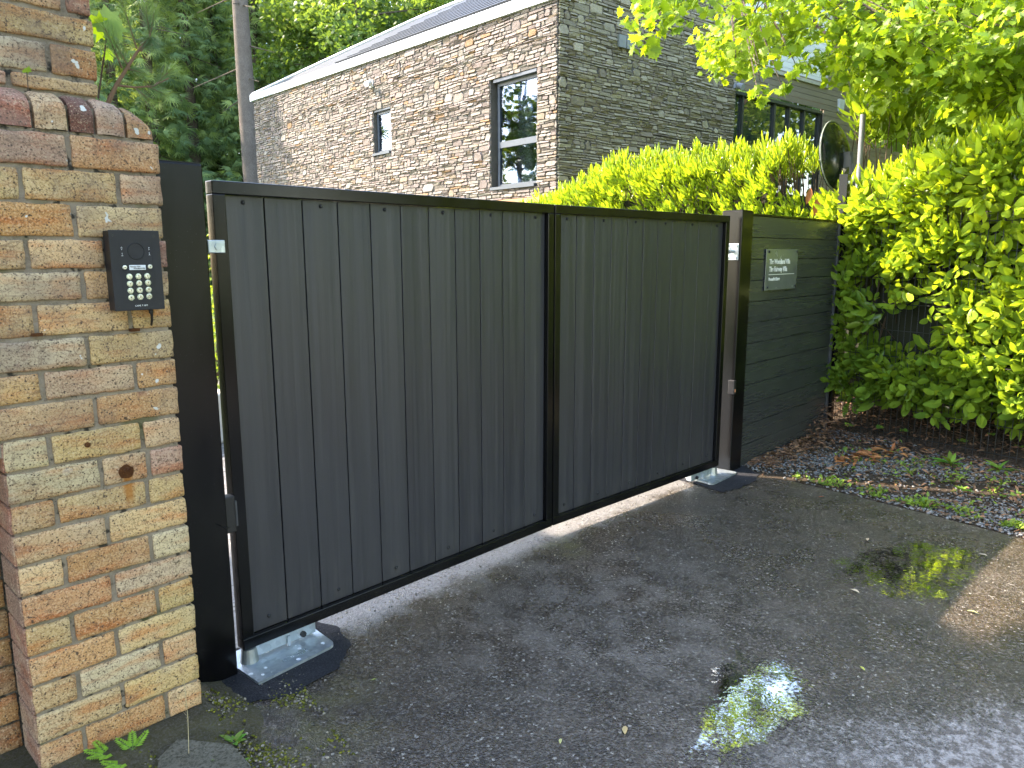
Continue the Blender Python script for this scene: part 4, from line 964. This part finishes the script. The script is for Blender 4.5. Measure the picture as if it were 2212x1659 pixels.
hubs = [Vector((8.0, -1.2, 4.9)), Vector((7.2, .2, 4.6)), Vector((6.4, .9, 4.5)), Vector((5.6, 1.2, 4.0)), Vector((8.2, .9, 5.0)), Vector((8.6, -2.6, 5.2)), Vector((7.3, -2.2, 5.4)), Vector((9.6, .4, 5.8)), Vector((10., -2., 6.2))]
par = [trunk_top, hubs[0], hubs[1], hubs[2], hubs[0], trunk_top, hubs[5], trunk_top, trunk_top]
for h, p in zip(hubs, par):
    mid = (h+p)/2+Vector((random.uniform(-.1, .1), random.uniform(-.1, .1), .12)); br.tube([p, mid, h], [.055, .045, .034], 8)
for c, r_ in cen:
    h = min(hubs, key=lambda q: (q-c).length); mid = (h+c)/2+Vector((0, 0, .12*(h-c).length)); br.tube([h, mid, c], [.016, .009, .003], 5, False)
    n = int(1250*r_*r_*(1.0 if r_ < .5 else .5))+12
    pts = rvec(n)*(rng.random((n, 1))**.45)*r_*np.array([1, 1, .6])+np.array(c)
    if (c-CP).length < 6.9: n = max(8, int(n*.6)); pts = pts[:n]
    for k in range(max(3, n//14)):
        j = random.randrange(n); br.tube([c, Vector(pts[j])], [.003, .0015], 3, False)
    PP.append(pts); a_ = pts-np.array(c); a_[:, 2] = 0; DD.append(nrm(a_+rng.normal(size=(n, 3))*.10)+np.array([-.35, -.1, -.75])+rng.normal(size=(n, 3))*.35)
    SS.append(rng.uniform(.038, .098, n)); near.append(np.full(n, (c-CP).length))
PP = np.concatenate(PP); DD = np.concatenate(DD); SS = np.concatenate(SS); near = np.concatenate(near)
NNv = np.tile([-.25, .1, 1.], (len(PP), 1))+rng.normal(size=(len(PP), 3))*.75
M = frames(PP, DD, NNv, SS); cols = blend_cols(len(PP), (.10, .19, .022), (.30, .42, .035), .2)
idx = np.argsort(near-rng.random(len(near))*.1); o = ORG[mp.name]
print('maple leaves', len(PP))
for i in idx[:220]: put('leaf', scatter_mesh('leaf', MV, MF, M[i:i+1], cols[i:i+1], tuple(o)), MAPLE, mp)
put('foliage', scatter_mesh('foliage', MV, MF, M[idx[220:]], cols[idx[220:]], tuple(o)), MAPLE, mp, kind='stuff')
br.build('branches', BARK, mp)
m = MB(); m.tube([(9.4, -1.9, -.1), (9.42, -1.88, 2), (9.3, -1.8, 4.6), (9.5, -1.9, 7)], [.24, .19, .14, .06], 12); m.build('trunk', BARK, mp, smooth=True)

# ------------------------------------------------------------------ background trees
def conifer_mesh(H, seed, n_w, bare=.0, wide=.24):
    rn = np.random.default_rng(seed); pos = []; d = []; sz = []
    lev = np.arange(bare*H+.6, H, .42)
    for z in lev:
        rad = wide*(H-z)**.8*1.25*(1 if z > H*.2 else .85); nb = 7
        for k in range(nb):
            a = k*6.283/nb+rn.random()*1.2+z; L = rad*rn.uniform(.65, 1.15)
            m_ = int(4+L*6)
            t = rn.random(m_)**.8; x = L*t; lat = rn.normal(size=m_)*.16*(.3+L*t*.4); zz_ = z-.30*x-.05*x*x+rn.normal(size=m_)*.07
            p = np.stack([x*np.cos(a)-lat*np.sin(a), x*np.sin(a)+lat*np.cos(a), zz_], 1); pos.append(p)
            dd = np.stack([np.cos(a)+rn.normal(size=m_)*.5, np.sin(a)+rn.normal(size=m_)*.5, -.55+rn.normal(size=m_)*.35], 1); d.append(dd); sz.append(rn.uniform(.28, .55, m_))
    pos = np.concatenate(pos); d = np.concatenate(d); sz = np.concatenate(sz)
    up_ = np.tile([0, 0, 1.], (len(pos), 1))+rn.normal(size=(len(pos), 3))*.4
    M = frames(pos, d, up_, sz); t = rn.random(len(pos)); c = np.array([.11, .19, .10])+(np.array([.32, .42, .16])-np.array([.11, .19, .10]))*t[:, None]**2
    return scatter_mesh('crown', FV, FF_, M, c)
def bare_branches(H, seed):
    rnd = random.Random(seed); m = MB()
    m.tube([(0, 0, -.1), (0.05, 0, H*.4), (0, .05, H*.8), (0, 0, H)], [.21, .17, .09, .02], 10)
    for k in range(34):
        z = rnd.uniform(1.5, H*.9); a = rnd.random()*6.28; L = rnd.uniform(.4, 1.8); m.tube([(0, 0, z), (L*math.cos(a), L*math.sin(a), z-.25*L)], [.022, .006], 4, False)
    return m.mesh('trunk')
CM = [conifer_mesh(13, 1, 1), conifer_mesh(14, 2, 1), conifer_mesh(12, 3, 1, .05, .28)]; TM = [bare_branches(13, k) for k in range(3)]
for me in CM: me.materials.append(CONIFER)
for me in TM: me.materials.append(BARK)
def tree_at(name, label, cat, x, y, crown, trunk, s_, rz, group=None):
    t = thing(name, label, cat, (x, y, 0), group); t.rotation_euler = (0, 0, rz); t.scale = (s_, s_, s_)
    put('trunk', trunk, None, t, ORG[t.name]); put('crown', crown, None, t, ORG[t.name]); return t
def polar(u, r_): a = YAW-math.atan((u-1106)/FPX/math.cos(PITCH)); return CP.x+r_*math.cos(a), CP.y+r_*math.sin(a)
k = 0
for u, r_, s_ in ((120, 29, 1.1), (210, 29.5, 1.1), (300, 31, 1.1), (372, 32.5, 1.2), (455, 34, 1.25), (410, 37, 1.3), (250, 36, 1.35), (150, 38, 1.4), (510, 39, 1.35), (330, 41, 1.5), (590, 33, 1.15), (640, 37, 1.3), (700, 34, 1.15), (770, 38, 1.3), (840, 35, 1.2), (910, 39, 1.35), (990, 36, 1.3), (1080, 40, 1.4), (1250, 37, 1.3), (1420, 39, 1.3), (1600, 38, 1.3), (40, 31, 1.3), (-60, 29, 1.2)):
    x, y = polar(u, r_); tree_at('conifer_tree', 'dark drooping conifer among the crowded trees of the wood behind the stone house', 'tree', x, y, CM[k % 3], TM[k % 3], s_, k*1.7, 'conifers crowding the wood behind the stone house'); k += 1
# tall bare trunk in front of the wood
x, y = polar(572, 27); t = thing('pine_tree', 'tall pine with a bare pale trunk left of the stone house', 'tree', (x, y, 0))
m = MB(); m.tube([(x, y, -.1), (x+.02, y, 3), (x-.05, y, 7), (x-.1, y, 15), (x-.1, y, 20)], [.34, .31, .27, .18, .03], 14); m.build('trunk', GREYBARK, t, smooth=True)
m = MB()
for _ in range(16):
    z = random.uniform(6.6, 14); a = random.random()*6.28; L = random.uniform(.6, 2.0); m.tube([(x-.05, y, z), (x+L*math.cos(a), y+L*math.sin(a), z-.3*L)], [.03, .008], 5, False)
m.build('dead_branches', BARK, t, kind='stuff')
rn_ = conifer_mesh(9, 9, 1, .0, .26); rn_.transform(Matrix.Translation((0, 0, 12.0))); put('crown', rn_, CONIFER, t)
# broadleaf masses
def broadleaf(name, label, x, y, H, R_, zb, n, ca, cb, group=None, trans=MAPLE, sz=(.10, .2), seed=1):
    rn = np.random.default_rng(seed); t = thing(name, label, 'tree', (x, y, 0), group)
    nb = 46; cc = nrm(rn.normal(size=(nb, 3)))*(rn.random((nb, 1))**.4); cc = cc*np.array([R_, R_, (H-zb)/2])*.85+np.array([x, y, (H+zb)/2])
    k = rn.integers(0, nb, n); p = cc[k]+nrm(rn.normal(size=(n, 3)))*(rn.random((n, 1))**.4)*np.array([R_, R_, R_*.6])*.32
    s_ = rn.uniform(sz[0], sz[1], n); d = rn.normal(size=(n, 3))+np.array([0, 0, -.6]); nn_ = rn.normal(size=(n, 3))*.6+np.array([0, 0, 1.])
    tt = np.clip(rn.random(nb)[k]*.6+rn.random(n)*.4, 0, 1)[:, None]; c = np.array(ca)+(np.array(cb)-np.array(ca))*tt
    me = scatter_mesh('crown', MV if sz[1] < .3 else SV, MF if sz[1] < .3 else SF, frames(p, d, nn_, s_), c, (x, y, 0)); put('crown', me, trans, t)
    m = MB(); m.tube([(x, y, -.1), (x+.1, y, H*.4), (x, y+.1, H*.85)], [R_*.07, R_*.055, .03], 9)
    for i in range(0, nb, 2): m.tube([(x, y, min(cc[i][2]-.3, H*.7) if cc[i][2] > 1 else 1), tuple(cc[i])], [.05, .015], 5, False)
    m.build('trunk', BARK, t); return t
x, y = polar(800, 30); broadleaf('broadleaf_tree', 'sunlit yellow-green tree glowing between the conifers above the roof', x, y, 17, 4.0, 4, 16000, (.06, .12, .04), (.16, .25, .06), sz=(.12, .2), seed=4)
x, y = polar(352, 38); broadleaf('broadleaf_tree', 'pale green leafy tree lit behind the dark conifers at top left', x, y, 19, 2.2, 9, 8000, (.08, .15, .02), (.24, .34, .04), sz=(.14, .22), seed=5)
for i, (u, r_, H, R_) in enumerate(((2000, 27, 13, 3.6), (2090, 24, 12, 3.0), (2125, 17, 9, 2.2), (2240, 14, 8.5, 2.4), (2260, 20, 12, 3), (2060, 31, 16, 4), (2180, 26, 14, 3.4))):
    x, y = polar(u, r_); broadleaf('broadleaf_tree', 'leafy tree in the thick green cover behind the right hedge', x, y, H, R_, .8, 6500, (.06, .13, .02), (.26, .38, .04), 'leafy trees massed behind the right hedge', sz=(.14, .26), seed=20+i)
# far woodland closing the gaps
def woodland():
    n = 16000; u = rng.uniform(-150, 2400, n); r_ = rng.uniform(40, 52, n); a = YAW-np.arctan((u-1106)/FPX); hgt = rng.random(n)**.8*17
    p = np.stack([CP.x+r_*np.cos(a), CP.y+r_*np.sin(a), hgt*(1+.15*np.sin(u*.02))], 1)
    me = scatter_mesh('woodland', FV, FF_, frames(p, rng.normal(size=(n, 3))+np.array([0, 0, -.6]), rng.normal(size=(n, 3)), rng.uniform(.9, 2.0, n)), blend_cols(n, (.05, .10, .05), (.16, .25, .08), .2)); put('woodland', me, CONIFER, None, kind='stuff')
woodland()
# trees off to the left whose shade falls over the entrance
broadleaf('broadleaf_tree', 'shade tree beyond the brick wall on the left, outside the picture', -3.42, 5.05, 9.5, 2.2, 2.2, 15000, (.04, .09, .015), (.14, .22, .03), sz=(.16, .28), seed=40)
broadleaf('birch_tree', 'light garden tree left of the drive mirrored in the tall house window', -.2, 18.6, 9.0, 1.6, 2.5, 1700, (.06, .12, .02), (.18, .28, .04), sz=(.14, .24), seed=44)
# trees across the road behind the viewer (seen only in reflections)
for i, (x, y) in enumerate(((-9, -8), (-4.5, -12), (0, -13.5), (4.5, -13), (9.5, -11), (13, -7))):
    broadleaf('broadleaf_tree', 'roadside tree across the road from the gate', x, y, 10, 3.2, .4, 5000, (.05, .11, .02), (.18, .28, .04), 'trees across the road', sz=(.2, .29), seed=50+i)

# ------------------------------------------------------------------ pine sapling and seedling on the pillar
ps = thing('pine_sapling', 'young pine sapling with long needles growing behind the pillar coping', 'sapling', at(865*K, 822*K, 2.72))
def q2(cx, cy, d=2.72): return at(cx*K, cy*K, d)
st = MB(); b0 = q2(865, 822); b1 = q2(950, 700); b2 = q2(1120, 430); b3 = q2(1228, 300)
st.tube([b0-Vector((0, 0, .02)), b1, b2, b3], [.0075, .006, .0045, .003], 7); st.tube([b1+Vector((0,0,.001)), q2(1100, 715), q2(1260, 705), q2(1380, 640)], [.004, .003, .0025, .002], 6)
shoot = [((1228, 300), (1190, 60), 1.0), ((1228, 300), (1260, 110), 1.0), ((1150, 420), (1230, 330), 1.), ((1120, 400), (1020, 80), .9), ((1000, 560), (860, 230), .9), ((1060, 560), (930, 330), .8), ((1260, 705), (1410, 560), .9), ((1100, 715), (1230, 820), .8), ((1200, 705), (1330, 760), .8), ((1040, 560), (1180, 600), .8)]
for a, b, _ in shoot: st.tube([q2(*a), q2(*b)], [.0028, .0012], 5, False)
st.build('stem', simple('pine_twig', (.22, .13, .075), .8), ps)
nd = [[], [], [], []]
for a, b, dn in shoot:
    A0, B0 = np.array(q2(*a)), np.array(q2(*b)); ax = nrm(B0-A0); n = int(190*dn); t = rng.random(n)**.9; base = A0+(B0-A0)*t[:, None]
    r_ = rvec(n); r_ = nrm(r_-(r_@ax)[:, None]*ax); sp = rng.uniform(.35, .95, n)*(1-.35*t)
    nd[0].append(base); nd[1].append(ax*np.cos(sp)[:, None]+r_*np.sin(sp)[:, None]); nd[2].append(rng.uniform(.035, .06, n)); nd[3].append(t)
pos, d, sz, tt = [np.concatenate(q) for q in nd]
# drooping tuft below the node
n = 170; A0 = np.array(b3); r_ = rvec(n); r_[:, 2] = -np.abs(r_[:, 2])*1.2-.15; pos = np.concatenate([pos, np.tile(A0, (n, 1))]); d = np.concatenate([d, nrm(r_)]); sz = np.concatenate([sz, rng.uniform(.05, .068, n)]); tt = np.concatenate([tt, np.zeros(n)])
NV = np.array([(0, -.0085, 0), (0, .0085, 0), (.6, .007, -.01), (.6, -.007, -.01), (1, 0, -.04)]); NF = np.array([(0, 1, 2), (0, 2, 3), (3, 2, 4)])
cols = np.array([.10, .19, .10])+(np.array([.22, .33, .09])-np.array([.10, .19, .10]))*np.clip(tt, 0, 1)[:, None]**1.5
me = scatter_mesh('needles', NV, NF, frames(pos, d, rvec(len(pos)), sz), cols, tuple(ORG[ps.name])); put('needles', me, m_leaf('pine_needle', .2, .4, .4), ps, kind='stuff')
def maple_leaf_part(name, q, d, n_, s_, col, par):
    me = scatter_mesh(name, MV, MF, frames(np.array([tuple(q)]), np.array([d], dtype=float), np.array([n_], dtype=float), np.array([s_])), np.array([col]), tuple(ORG[par.name])); return put(name, me, MAPLE, par)
sg = thing('maple_seedling', 'broad-leaved maple seedling beside the pine sapling at the pier', 'seedling', q2(792, 670, 2.78))
m = MB(); m.tube([q2(790, 670, 2.78)-Vector((0, 0, .05)), q2(860, 400, 2.78), q2(875, 290, 2.78)], [.003, .0025, .002], 6); m.build('stem', TWIG, sg)
maple_leaf_part('leaf', q2(1000, 170, 2.80), (-1, .1, -.25), (-.2, -1, .5), .115, (.14, .24, .08), sg); maple_leaf_part('leaf', q2(880, 150, 2.79), (-.4, .3, -1), (.2, -1, .1), .085, (.28, .42, .03), sg); maple_leaf_part('leaf', q2(870, 410, 2.78), (.5, .1, -.8), (0, -1, .2), .04, (.24, .4, .04), sg); maple_leaf_part('leaf', q2(860, 330, 2.78), (.8, .1, 0), (0, -1, .5), .045, (.08, .2, .05), sg)
s2 = thing('maple_seedling', 'tiny single-leaved seedling rooted in the joint between two coping bricks', 'seedling', q2(232, 740, 2.33))
q = ony(232*K, 745*K, -.17); q1_ = ony(220*K, 590*K, -.17); m = MB(); m.tube([q, q1_], .0012, 5); m.build('stem', TWIG, s2)
maple_leaf_part('leaf', q1_+Vector((-.004, 0, -.002)), (.15, -.5, .45), (0, -.4, 1), .026, (.22, .36, .06), s2)

# ------------------------------------------------------------------ gravel, litter, weeds
def icos():
    import bmesh
    bm = bmesh.new(); bmesh.ops.create_icosphere(bm, subdivisions=1, radius=1); V = np.array([v.co[:] for v in bm.verts]); F = np.array([[v.index for v in f.verts] for f in bm.faces]); bm.free(); return V, F
IV, IF = icos(); IV = IV*np.array([1, .75, .5])*(1+.0*IV)
def edge_x(y): return np.interp(y, [-4.2, -2.6, -1.885, -1.109, -.29, -.02], [3.15, 3.40, 3.519, 3.635, 3.70, 3.84])
n = 30000; y = -rng.random(n)**1.1*3.6-.03; ex = edge_x(y); fx = 5.45+(y+.13)*.215; t = rng.random(n)
x = ex+.02+(fx+.1-ex)*t; s_ = .004+.011*rng.random(n)**1.7
keep = (rng.random(n) < .55+.45*np.sin(x*5+y*3)) ; x, y, s_ = x[keep], y[keep], s_[keep]; n = len(x)
g = rng.uniform(.35, 1.5, n)[:, None]; cols = np.where(rng.random((n, 1)) < .75, np.array([[.20, .195, .185]]), np.array([[.20, .14, .09]]))*g
me = scatter_mesh('gravel', IV, IF, frames(np.stack([x, y, s_*.2], 1), rvec(n)*np.array([1, 1, .25]), np.tile([0, 0, 1.], (n, 1))+rng.normal(size=(n, 3))*.3, s_), cols); put('gravel', me, PEBBLE, None, kind='stuff')
# leaf litter
n = 5200; y = -rng.random(n)*3.4-.03; fx = 5.45+(y+.13)*.215; ex = edge_x(y); w_ = np.abs(rng.normal(size=n))*.42; x = np.where(rng.random(n) < .62, fx+.5-w_*1.3, ex+(fx-ex)*rng.random(n)); y2 = np.where(rng.random(n) < .22, -.12-np.abs(rng.normal(size=n))*.12, y)
x = np.where(y2 != y, rng.uniform(3.9, 5.5, n), x); y = y2; ok = x > edge_x(y)+.01; x, y = x[ok], y[ok]; n = len(x)
zg = np.where(x > fx[ok], .06+np.clip(x-fx[ok], 0, .8)*.3, .006)+rng.random(n)*.02
c = blend_cols(n, (.10, .06, .035), (.30, .15, .075), .4)
dd = rng.normal(size=(n, 3)); dd[:, 2] *= .18
me = scatter_mesh('leaf_litter', LV, LF, frames(np.stack([x, y, zg], 1), dd, np.tile([0, 0, 1.], (n, 1))+rng.normal(size=(n, 3))*.35, rng.uniform(.02, .06, n)), c); put('leaf_litter', me, LITTER, None, kind='stuff')
# heap of orange laurel leaves
n = 70; x = 4.62+rng.normal(size=n)*.22; y = -.72+rng.normal(size=n)*.07-(x-4.62)*.25; dd = rng.normal(size=(n, 3)); dd[:, 2] *= .15
me = scatter_mesh('fallen_leaf_heap', LV, LF, frames(np.stack([x, y, .02+rng.random(n)*.03], 1), dd, np.tile([0, 0, 1.], (n, 1))+rng.normal(size=(n, 3))*.25, rng.uniform(.06, .10, n)), blend_cols(n, (.30, .11, .04), (.42, .18, .06), .3)); put('fallen_leaf_heap', me, LITTER, None, kind='stuff')
# low green cover along the gravel edge
n = 4200; y = -.5-rng.random(n)*2.9; band = rng.random(n); x = np.where(band < .62, edge_x(y)+.05+np.abs(rng.normal(size=n))*.11+np.clip(-y-1.0, 0, 1)*.08, 4.55+rng.normal(size=n)*.22+(y+1.2)*.3)
ok = (np.sin(x*17+y*9)+np.sin(y*23)+rng.normal(size=n)*.8 > .1) & (x > edge_x(y)+.01); x, y = x[ok], y[ok]; n = len(x)
dd = rng.normal(size=(n, 3)); dd[:, 2] = np.abs(dd[:, 2])*.7+.2
me = scatter_mesh('ground_cover', SV, SF, frames(np.stack([x, y, .004+rng.random(n)*.012], 1), dd, np.tile([0, 0, 1.], (n, 1))+rng.normal(size=(n, 3))*.3, rng.uniform(.018, .045, n)), blend_cols(n, (.10, .19, .03), (.26, .36, .06), .3)); put('ground_cover', me, SMALLLEAF, None, kind='stuff')
# moss crumbs near the pillar
n = 9000; x = rng.uniform(-.5, .2, n); y = rng.uniform(-.85, -.1, n); ok = (np.sin(x*21)+np.sin(y*17+x*9)+rng.normal(size=n)*.5 > .6) & ((x > -.22) | (y < -.24)) & (x < .1-(y+.2)*-.2); x, y = x[ok], y[ok]; n = len(x)
e = np.clip(1-np.hypot(np.clip(x+.30, 0, 9)/.28, np.clip(-.22-y, 0, 9)/.38), 0, 1); e = e*e*(3-2*e); z = np.maximum(.001, -.012+.075*e+.004+rng.normal(size=n)*.002)
me = scatter_mesh('moss', IV, IF, frames(np.stack([x, y, z], 1), rvec(n), np.tile([0, 0, 1.], (n, 1)), rng.uniform(.002, .008, n)), np.where(rng.random((n, 1)) < .55, blend_cols(n, (.08, .085, .015), (.20, .19, .03), .3), blend_cols(n, (.06, .05, .035), (.30, .26, .20), .5))); put('moss', me, MOSS, None, kind='stuff')

n = 2600; x = rng.uniform(-.1, 3.7, n); y = rng.normal(size=n)*.10-.02; far_ = rng.random(n) < .45; y = np.where(far_, rng.uniform(-2.2, .2, n), y)
me = scatter_mesh('grit', IV, IF, frames(np.stack([x, y, np.full(n, .002)], 1), rvec(n), np.tile([0, 0, 1.], (n, 1)), .0015+.004*rng.random(n)**3), blend_cols(n, (.05, .04, .03), (.34, .30, .24), .4)); put('grit', me, PEBBLE, None, kind='stuff')
def rosette(label, q, nl, L, col=(.14, .26, .04), upw=.5, tpl=(LV, LF), name='weed', grp=None):
    t = thing(name, label, 'weed', q, grp); q = Vector(q)
    for i in range(nl):
        a = i*2.4+random.random()*.5; el = random.uniform(.15, .9)*upw*2; d = np.array([[math.cos(a)*math.cos(el), math.sin(a)*math.cos(el), math.sin(el)]])
        l = L*random.uniform(.6, 1.1); c = np.array([[col[0]*random.uniform(.7, 1.3), col[1]*random.uniform(.8, 1.25), col[2]]])
        me = scatter_mesh('leaf', tpl[0], tpl[1], frames(np.array([tuple(q)]), d, np.array([[0, 0, 1.]])+rng.normal(size=(1, 3))*.15, np.array([l])), c, tuple(ORG[t.name])); put('leaf', me, SMALLLEAF, t)
    return t
LV2, LF2 = leaf_tpl(.22, .4, .35)
def G(u, v): q = onz(u, v, .01); return (q.x, q.y, .008)
def cz(cx, cy): return G((2500+cx*.6058)*.576, (1500+cy*.6058)*.576)
rosette('dandelion-like weed with upright jagged leaves standing in the middle of the gravel', cz(1760, 400), 11, .16, tpl=(LV2, LF2), upw=.6)
rosette('spreading weed at the far right end of the gravel', cz(2060, 430), 10, .15, tpl=(LV2, LF2), upw=.45)
rosette('thin grass tuft beside the sunken dark strip in the gravel', cz(1510, 460), 14, .10, (.2, .28, .06), .75, (LV2*np.array([1, .25, 1]), LF2), 'grass_tuft')
rosette('small bright weed at the driveway edge right of the puddle', cz(1600, 640), 9, .07); rosette('pale low weed on the gravel above the driveway corner', cz(1830, 560), 8, .07)
for i, (cx, cy, lab) in enumerate(((1325, 175, 'ivy-leaved seedling under the fence nearest the panel'), (1835, 255, 'ivy-leaved seedling behind the fence wires in the middle'), (2010, 215, 'ivy-leaved seedling higher up the soil bank'), (1470, 190, 'ivy-leaved seedling next to a fallen twig by the fence'), (2180, 290, 'ivy-leaved seedling at the right end of the fence foot'), (1130, 160, 'tiny seedling by the foot of the black fence post'))):
    u_, v_ = (2500+cx*.6058)*.576, (1500+cy*.6058)*.576; q = onx(u_, v_, 5.35); q.z = max(.02, q.z)
    rosette(lab, q, 4, .055, (.16, .28, .04), .35, (MV, MF), 'seedling')
# weeds by the pillar
def fern(label, q, ang, n_=3, L=.06):
    t = thing('fern', label, 'fern', q); q = Vector(q)
    for k in range(n_):
        a = ang+(k-1)*.8; ax = Vector((math.cos(a)*.8, math.sin(a)*.8, .35)).normalized(); m = MB(); m.tube([q, q+ax*L*.6, q+ax*L-Vector((0, 0, .006))], .0008, 4); fr = m.build('frond', SMALLLEAF, t); fr.data.materials[0] = simple('fern_stem', (.14, .25, .04), .6)
        P_ = []; D_ = []; sd_ = ax.cross(UPV).normalized()
        for i in range(7):
            for s_ in (-1, 1): P_.append(tuple(q+ax*L*(.2+.12*i))); D_.append(tuple(sd_*s_+ax*.7))
        P_.append(tuple(q+ax*L*.95)); D_.append(tuple(ax)); nn_ = len(P_)
        me = scatter_mesh('leaflets', SV, SF, frames(np.array(P_), np.array(D_), np.tile([0, -.3, 1.], (nn_, 1))+rng.normal(size=(nn_, 3))*.15, np.linspace(.022, .012, nn_)), np.tile([.24, .42, .05], (nn_, 1))*rng.uniform(.8, 1.2, (nn_, 1)), tuple(q)); put('leaflets', me, SMALLLEAF, fr, q)
    return t
def PG(u, v, z=.06): q = onz(u, v, z); return (q.x, q.y, z)
fern('small bright fern at the foot of the brick pillar', PG(232, 1630, .07), R(150), 4, .06); fern('upright fern frond against the brick pillar base', PG(287, 1620, .07), R(70), 3, .06); fern('low fern sprig beside the paving slab', PG(262, 1652, .07), R(200), 3, .05)
rosette('green weed clump on the mossy verge near the black post', PG(505, 1605, .02), 9, .05, (.17, .30, .05), .5); rosette('narrow-leaved weed in the moss at the bottom edge', PG(475, 1650, .03), 5, .045, (.2, .34, .06), .7, (LV2, LF2)); rosette('small round weed beside the mossy verge', PG(525, 1650, .01), 7, .03, (.15, .28, .05), .4)
gs = thing('dry_grass_stalk', 'thin dried grass stalk standing in front of the brick pillar corner', 'grass stalk', PG(408, 1632, .05)); q = Vector(PG(408, 1632, .05)); tpq = ony(398, 1470, q.y); m = MB(); m.tube([q, (q+tpq)/2+Vector((.004, 0, 0)), tpq], [.0012, .001, .0006], 4)
for i in range(12):
    t = .45+i*.045; b = q.lerp(tpq, t); m.tube([b, b+Vector((random.uniform(-.012, .012), 0, random.uniform(.008, .02)))], [.0006, .0004], 3)
m.build('stalk', STALK, gs)
# fallen leaves on the driveway
for i, (u, v, s_, c, lab) in enumerate(((1782, 1074, .045, (.42, .12, .05), 'small red fallen leaf on the wet drive near the gravel edge'), (1874, 1169, .05, (.52, .38, .24), 'curled tan fallen leaf lying just above the upper puddle'), (1857, 1282, .055, (.58, .46, .30), 'pale brown fallen leaf on the drive below the upper puddle'),
     (2134, 1202, .045, (.55, .45, .33), 'pale fallen leaf by the sunlit patch'), (1857, 1440, .03, (.45, .45, .10), 'small yellow-green fallen leaf in the middle of the wet drive'), (1350, 1588, .05, (.55, .40, .18), 'twisted yellow-brown leaf near the bottom of the drive'), (2088, 1320, .045, (.55, .55, .22), 'yellowish leaf on the corner of the sunlit patch'), (815, 1468, .025, (.35, .42, .10), 'tiny green leaf on the drive below the left gate leaf'), (1210, 1608, .03, (.55, .52, .2), 'small yellow leaf at the bottom centre of the drive'))):
    q = onz(u, v, .006); a = random.random()*6.28
    me = scatter_mesh('fallen_leaf', LV, LF, frames(np.array([[q.x, q.y, .008]]), np.array([[math.cos(a), math.sin(a), .1]]), np.array([[.1, .2, 1.]]), np.array([s_])), np.array([c]), (q.x, q.y, 0)); put('fallen_leaf', me, LITTER, None, (q.x, q.y, 0), lab, 'leaf', 'fallen leaves scattered on the drive')

# ------------------------------------------------------------------ puddles
def puddle(pts, seed, pk=1.):
    c = Vector((sum(p[0] for p in pts)/len(pts), sum(p[1] for p in pts)/len(pts))); out = []
    for i in range(len(pts)):
        a = Vector(pts[i]); b = Vector(pts[(i+1) % len(pts)])
        for k in range(6):
            q = a.lerp(b, k/6); f = 1+.13*mnoise.noise((q.x*9, q.y*9, seed))+.07*mnoise.noise((q.x*30, q.y*30, seed)); q = c+(q-c)*f; out.append((q.x, q.y))
    m = MB(); n = len(out)
    for f, e in ((1.25, 0), (1.0, .35), (.8, .8), (.0, 1.)): e *= pk; m.color((e, e, e)); m.add([(c.x+(x-c.x)*f, c.y+(y-c.y)*f, .003) for x, y in out], [])
    m.f = [(r_*n+k, r_*n+(k+1) % n, (r_+1)*n+(k+1) % n, (r_+1)*n+k) for r_ in range(3) for k in range(n)]
    return m.build('puddle', WATER, None, kind='structure')
puddle([tuple(onz(u, v))[:2] for u, v in ((1530, 1430), (1600, 1405), (1700, 1425), (1760, 1480), (1730, 1560), (1640, 1620), (1560, 1640), (1480, 1640), (1510, 1570), (1535, 1500))], 1, .66)
puddle([tuple(onz(u, v))[:2] for u, v in ((1840, 1190), (1960, 1165), (2090, 1175), (2130, 1205), (2110, 1250), (2060, 1300), (1930, 1300), (1800, 1260), (1780, 1210))], 2, .62)

# ------------------------------------------------------------------ garden seen through the hinge gap
def bush(name, label, x, y, r_, h, n):
    P = rvec(n)*np.array([r_, r_, h])*(rng.random((n, 1))**.3); P[:, 2] = np.abs(P[:, 2]); t = thing(name, label, 'shrub', (x, y, 0)); c = blend_cols(n, (.10, .18, .02), (.34, .44, .05), .25)
    me = scatter_mesh('foliage', LV, LF, frames(P+np.array([x, y, 0]), rvec(n)+np.array([0, 0, .5]), rvec(n), rng.uniform(.05, .1, n)), c, (x, y, 0)); put('foliage', me, LAUREL, t)
    m = MB()
    for k in range(8): m.tube([(x, y, 0), (x+random.uniform(-r_, r_)*.5, y+random.uniform(-r_, r_)*.5, h*.7)], [.015, .006], 5)
    m.build('stems', TWIG, t)
x, y = polar(462, 9); bush('garden_shrub', 'yellow-green shrub in the garden seen through the gap by the left hinge', x, y, .7, 1.35, 1800)
x, y = polar(420, 13); bush('garden_shrub', 'darker shrub farther back behind the tall left gate post', x, y, .9, 2.0, 1800)
x, y = polar(455, 6.4); m = MB(); m.box((x-.8, y, 0), (x+.35, y+.2, .42), .02); m.build('garden_wall', simple('cream_render', (.6, .55, .45), .8), None, label='low cream garden wall glimpsed through the gap by the left hinge', cat='garden wall')
print('done')
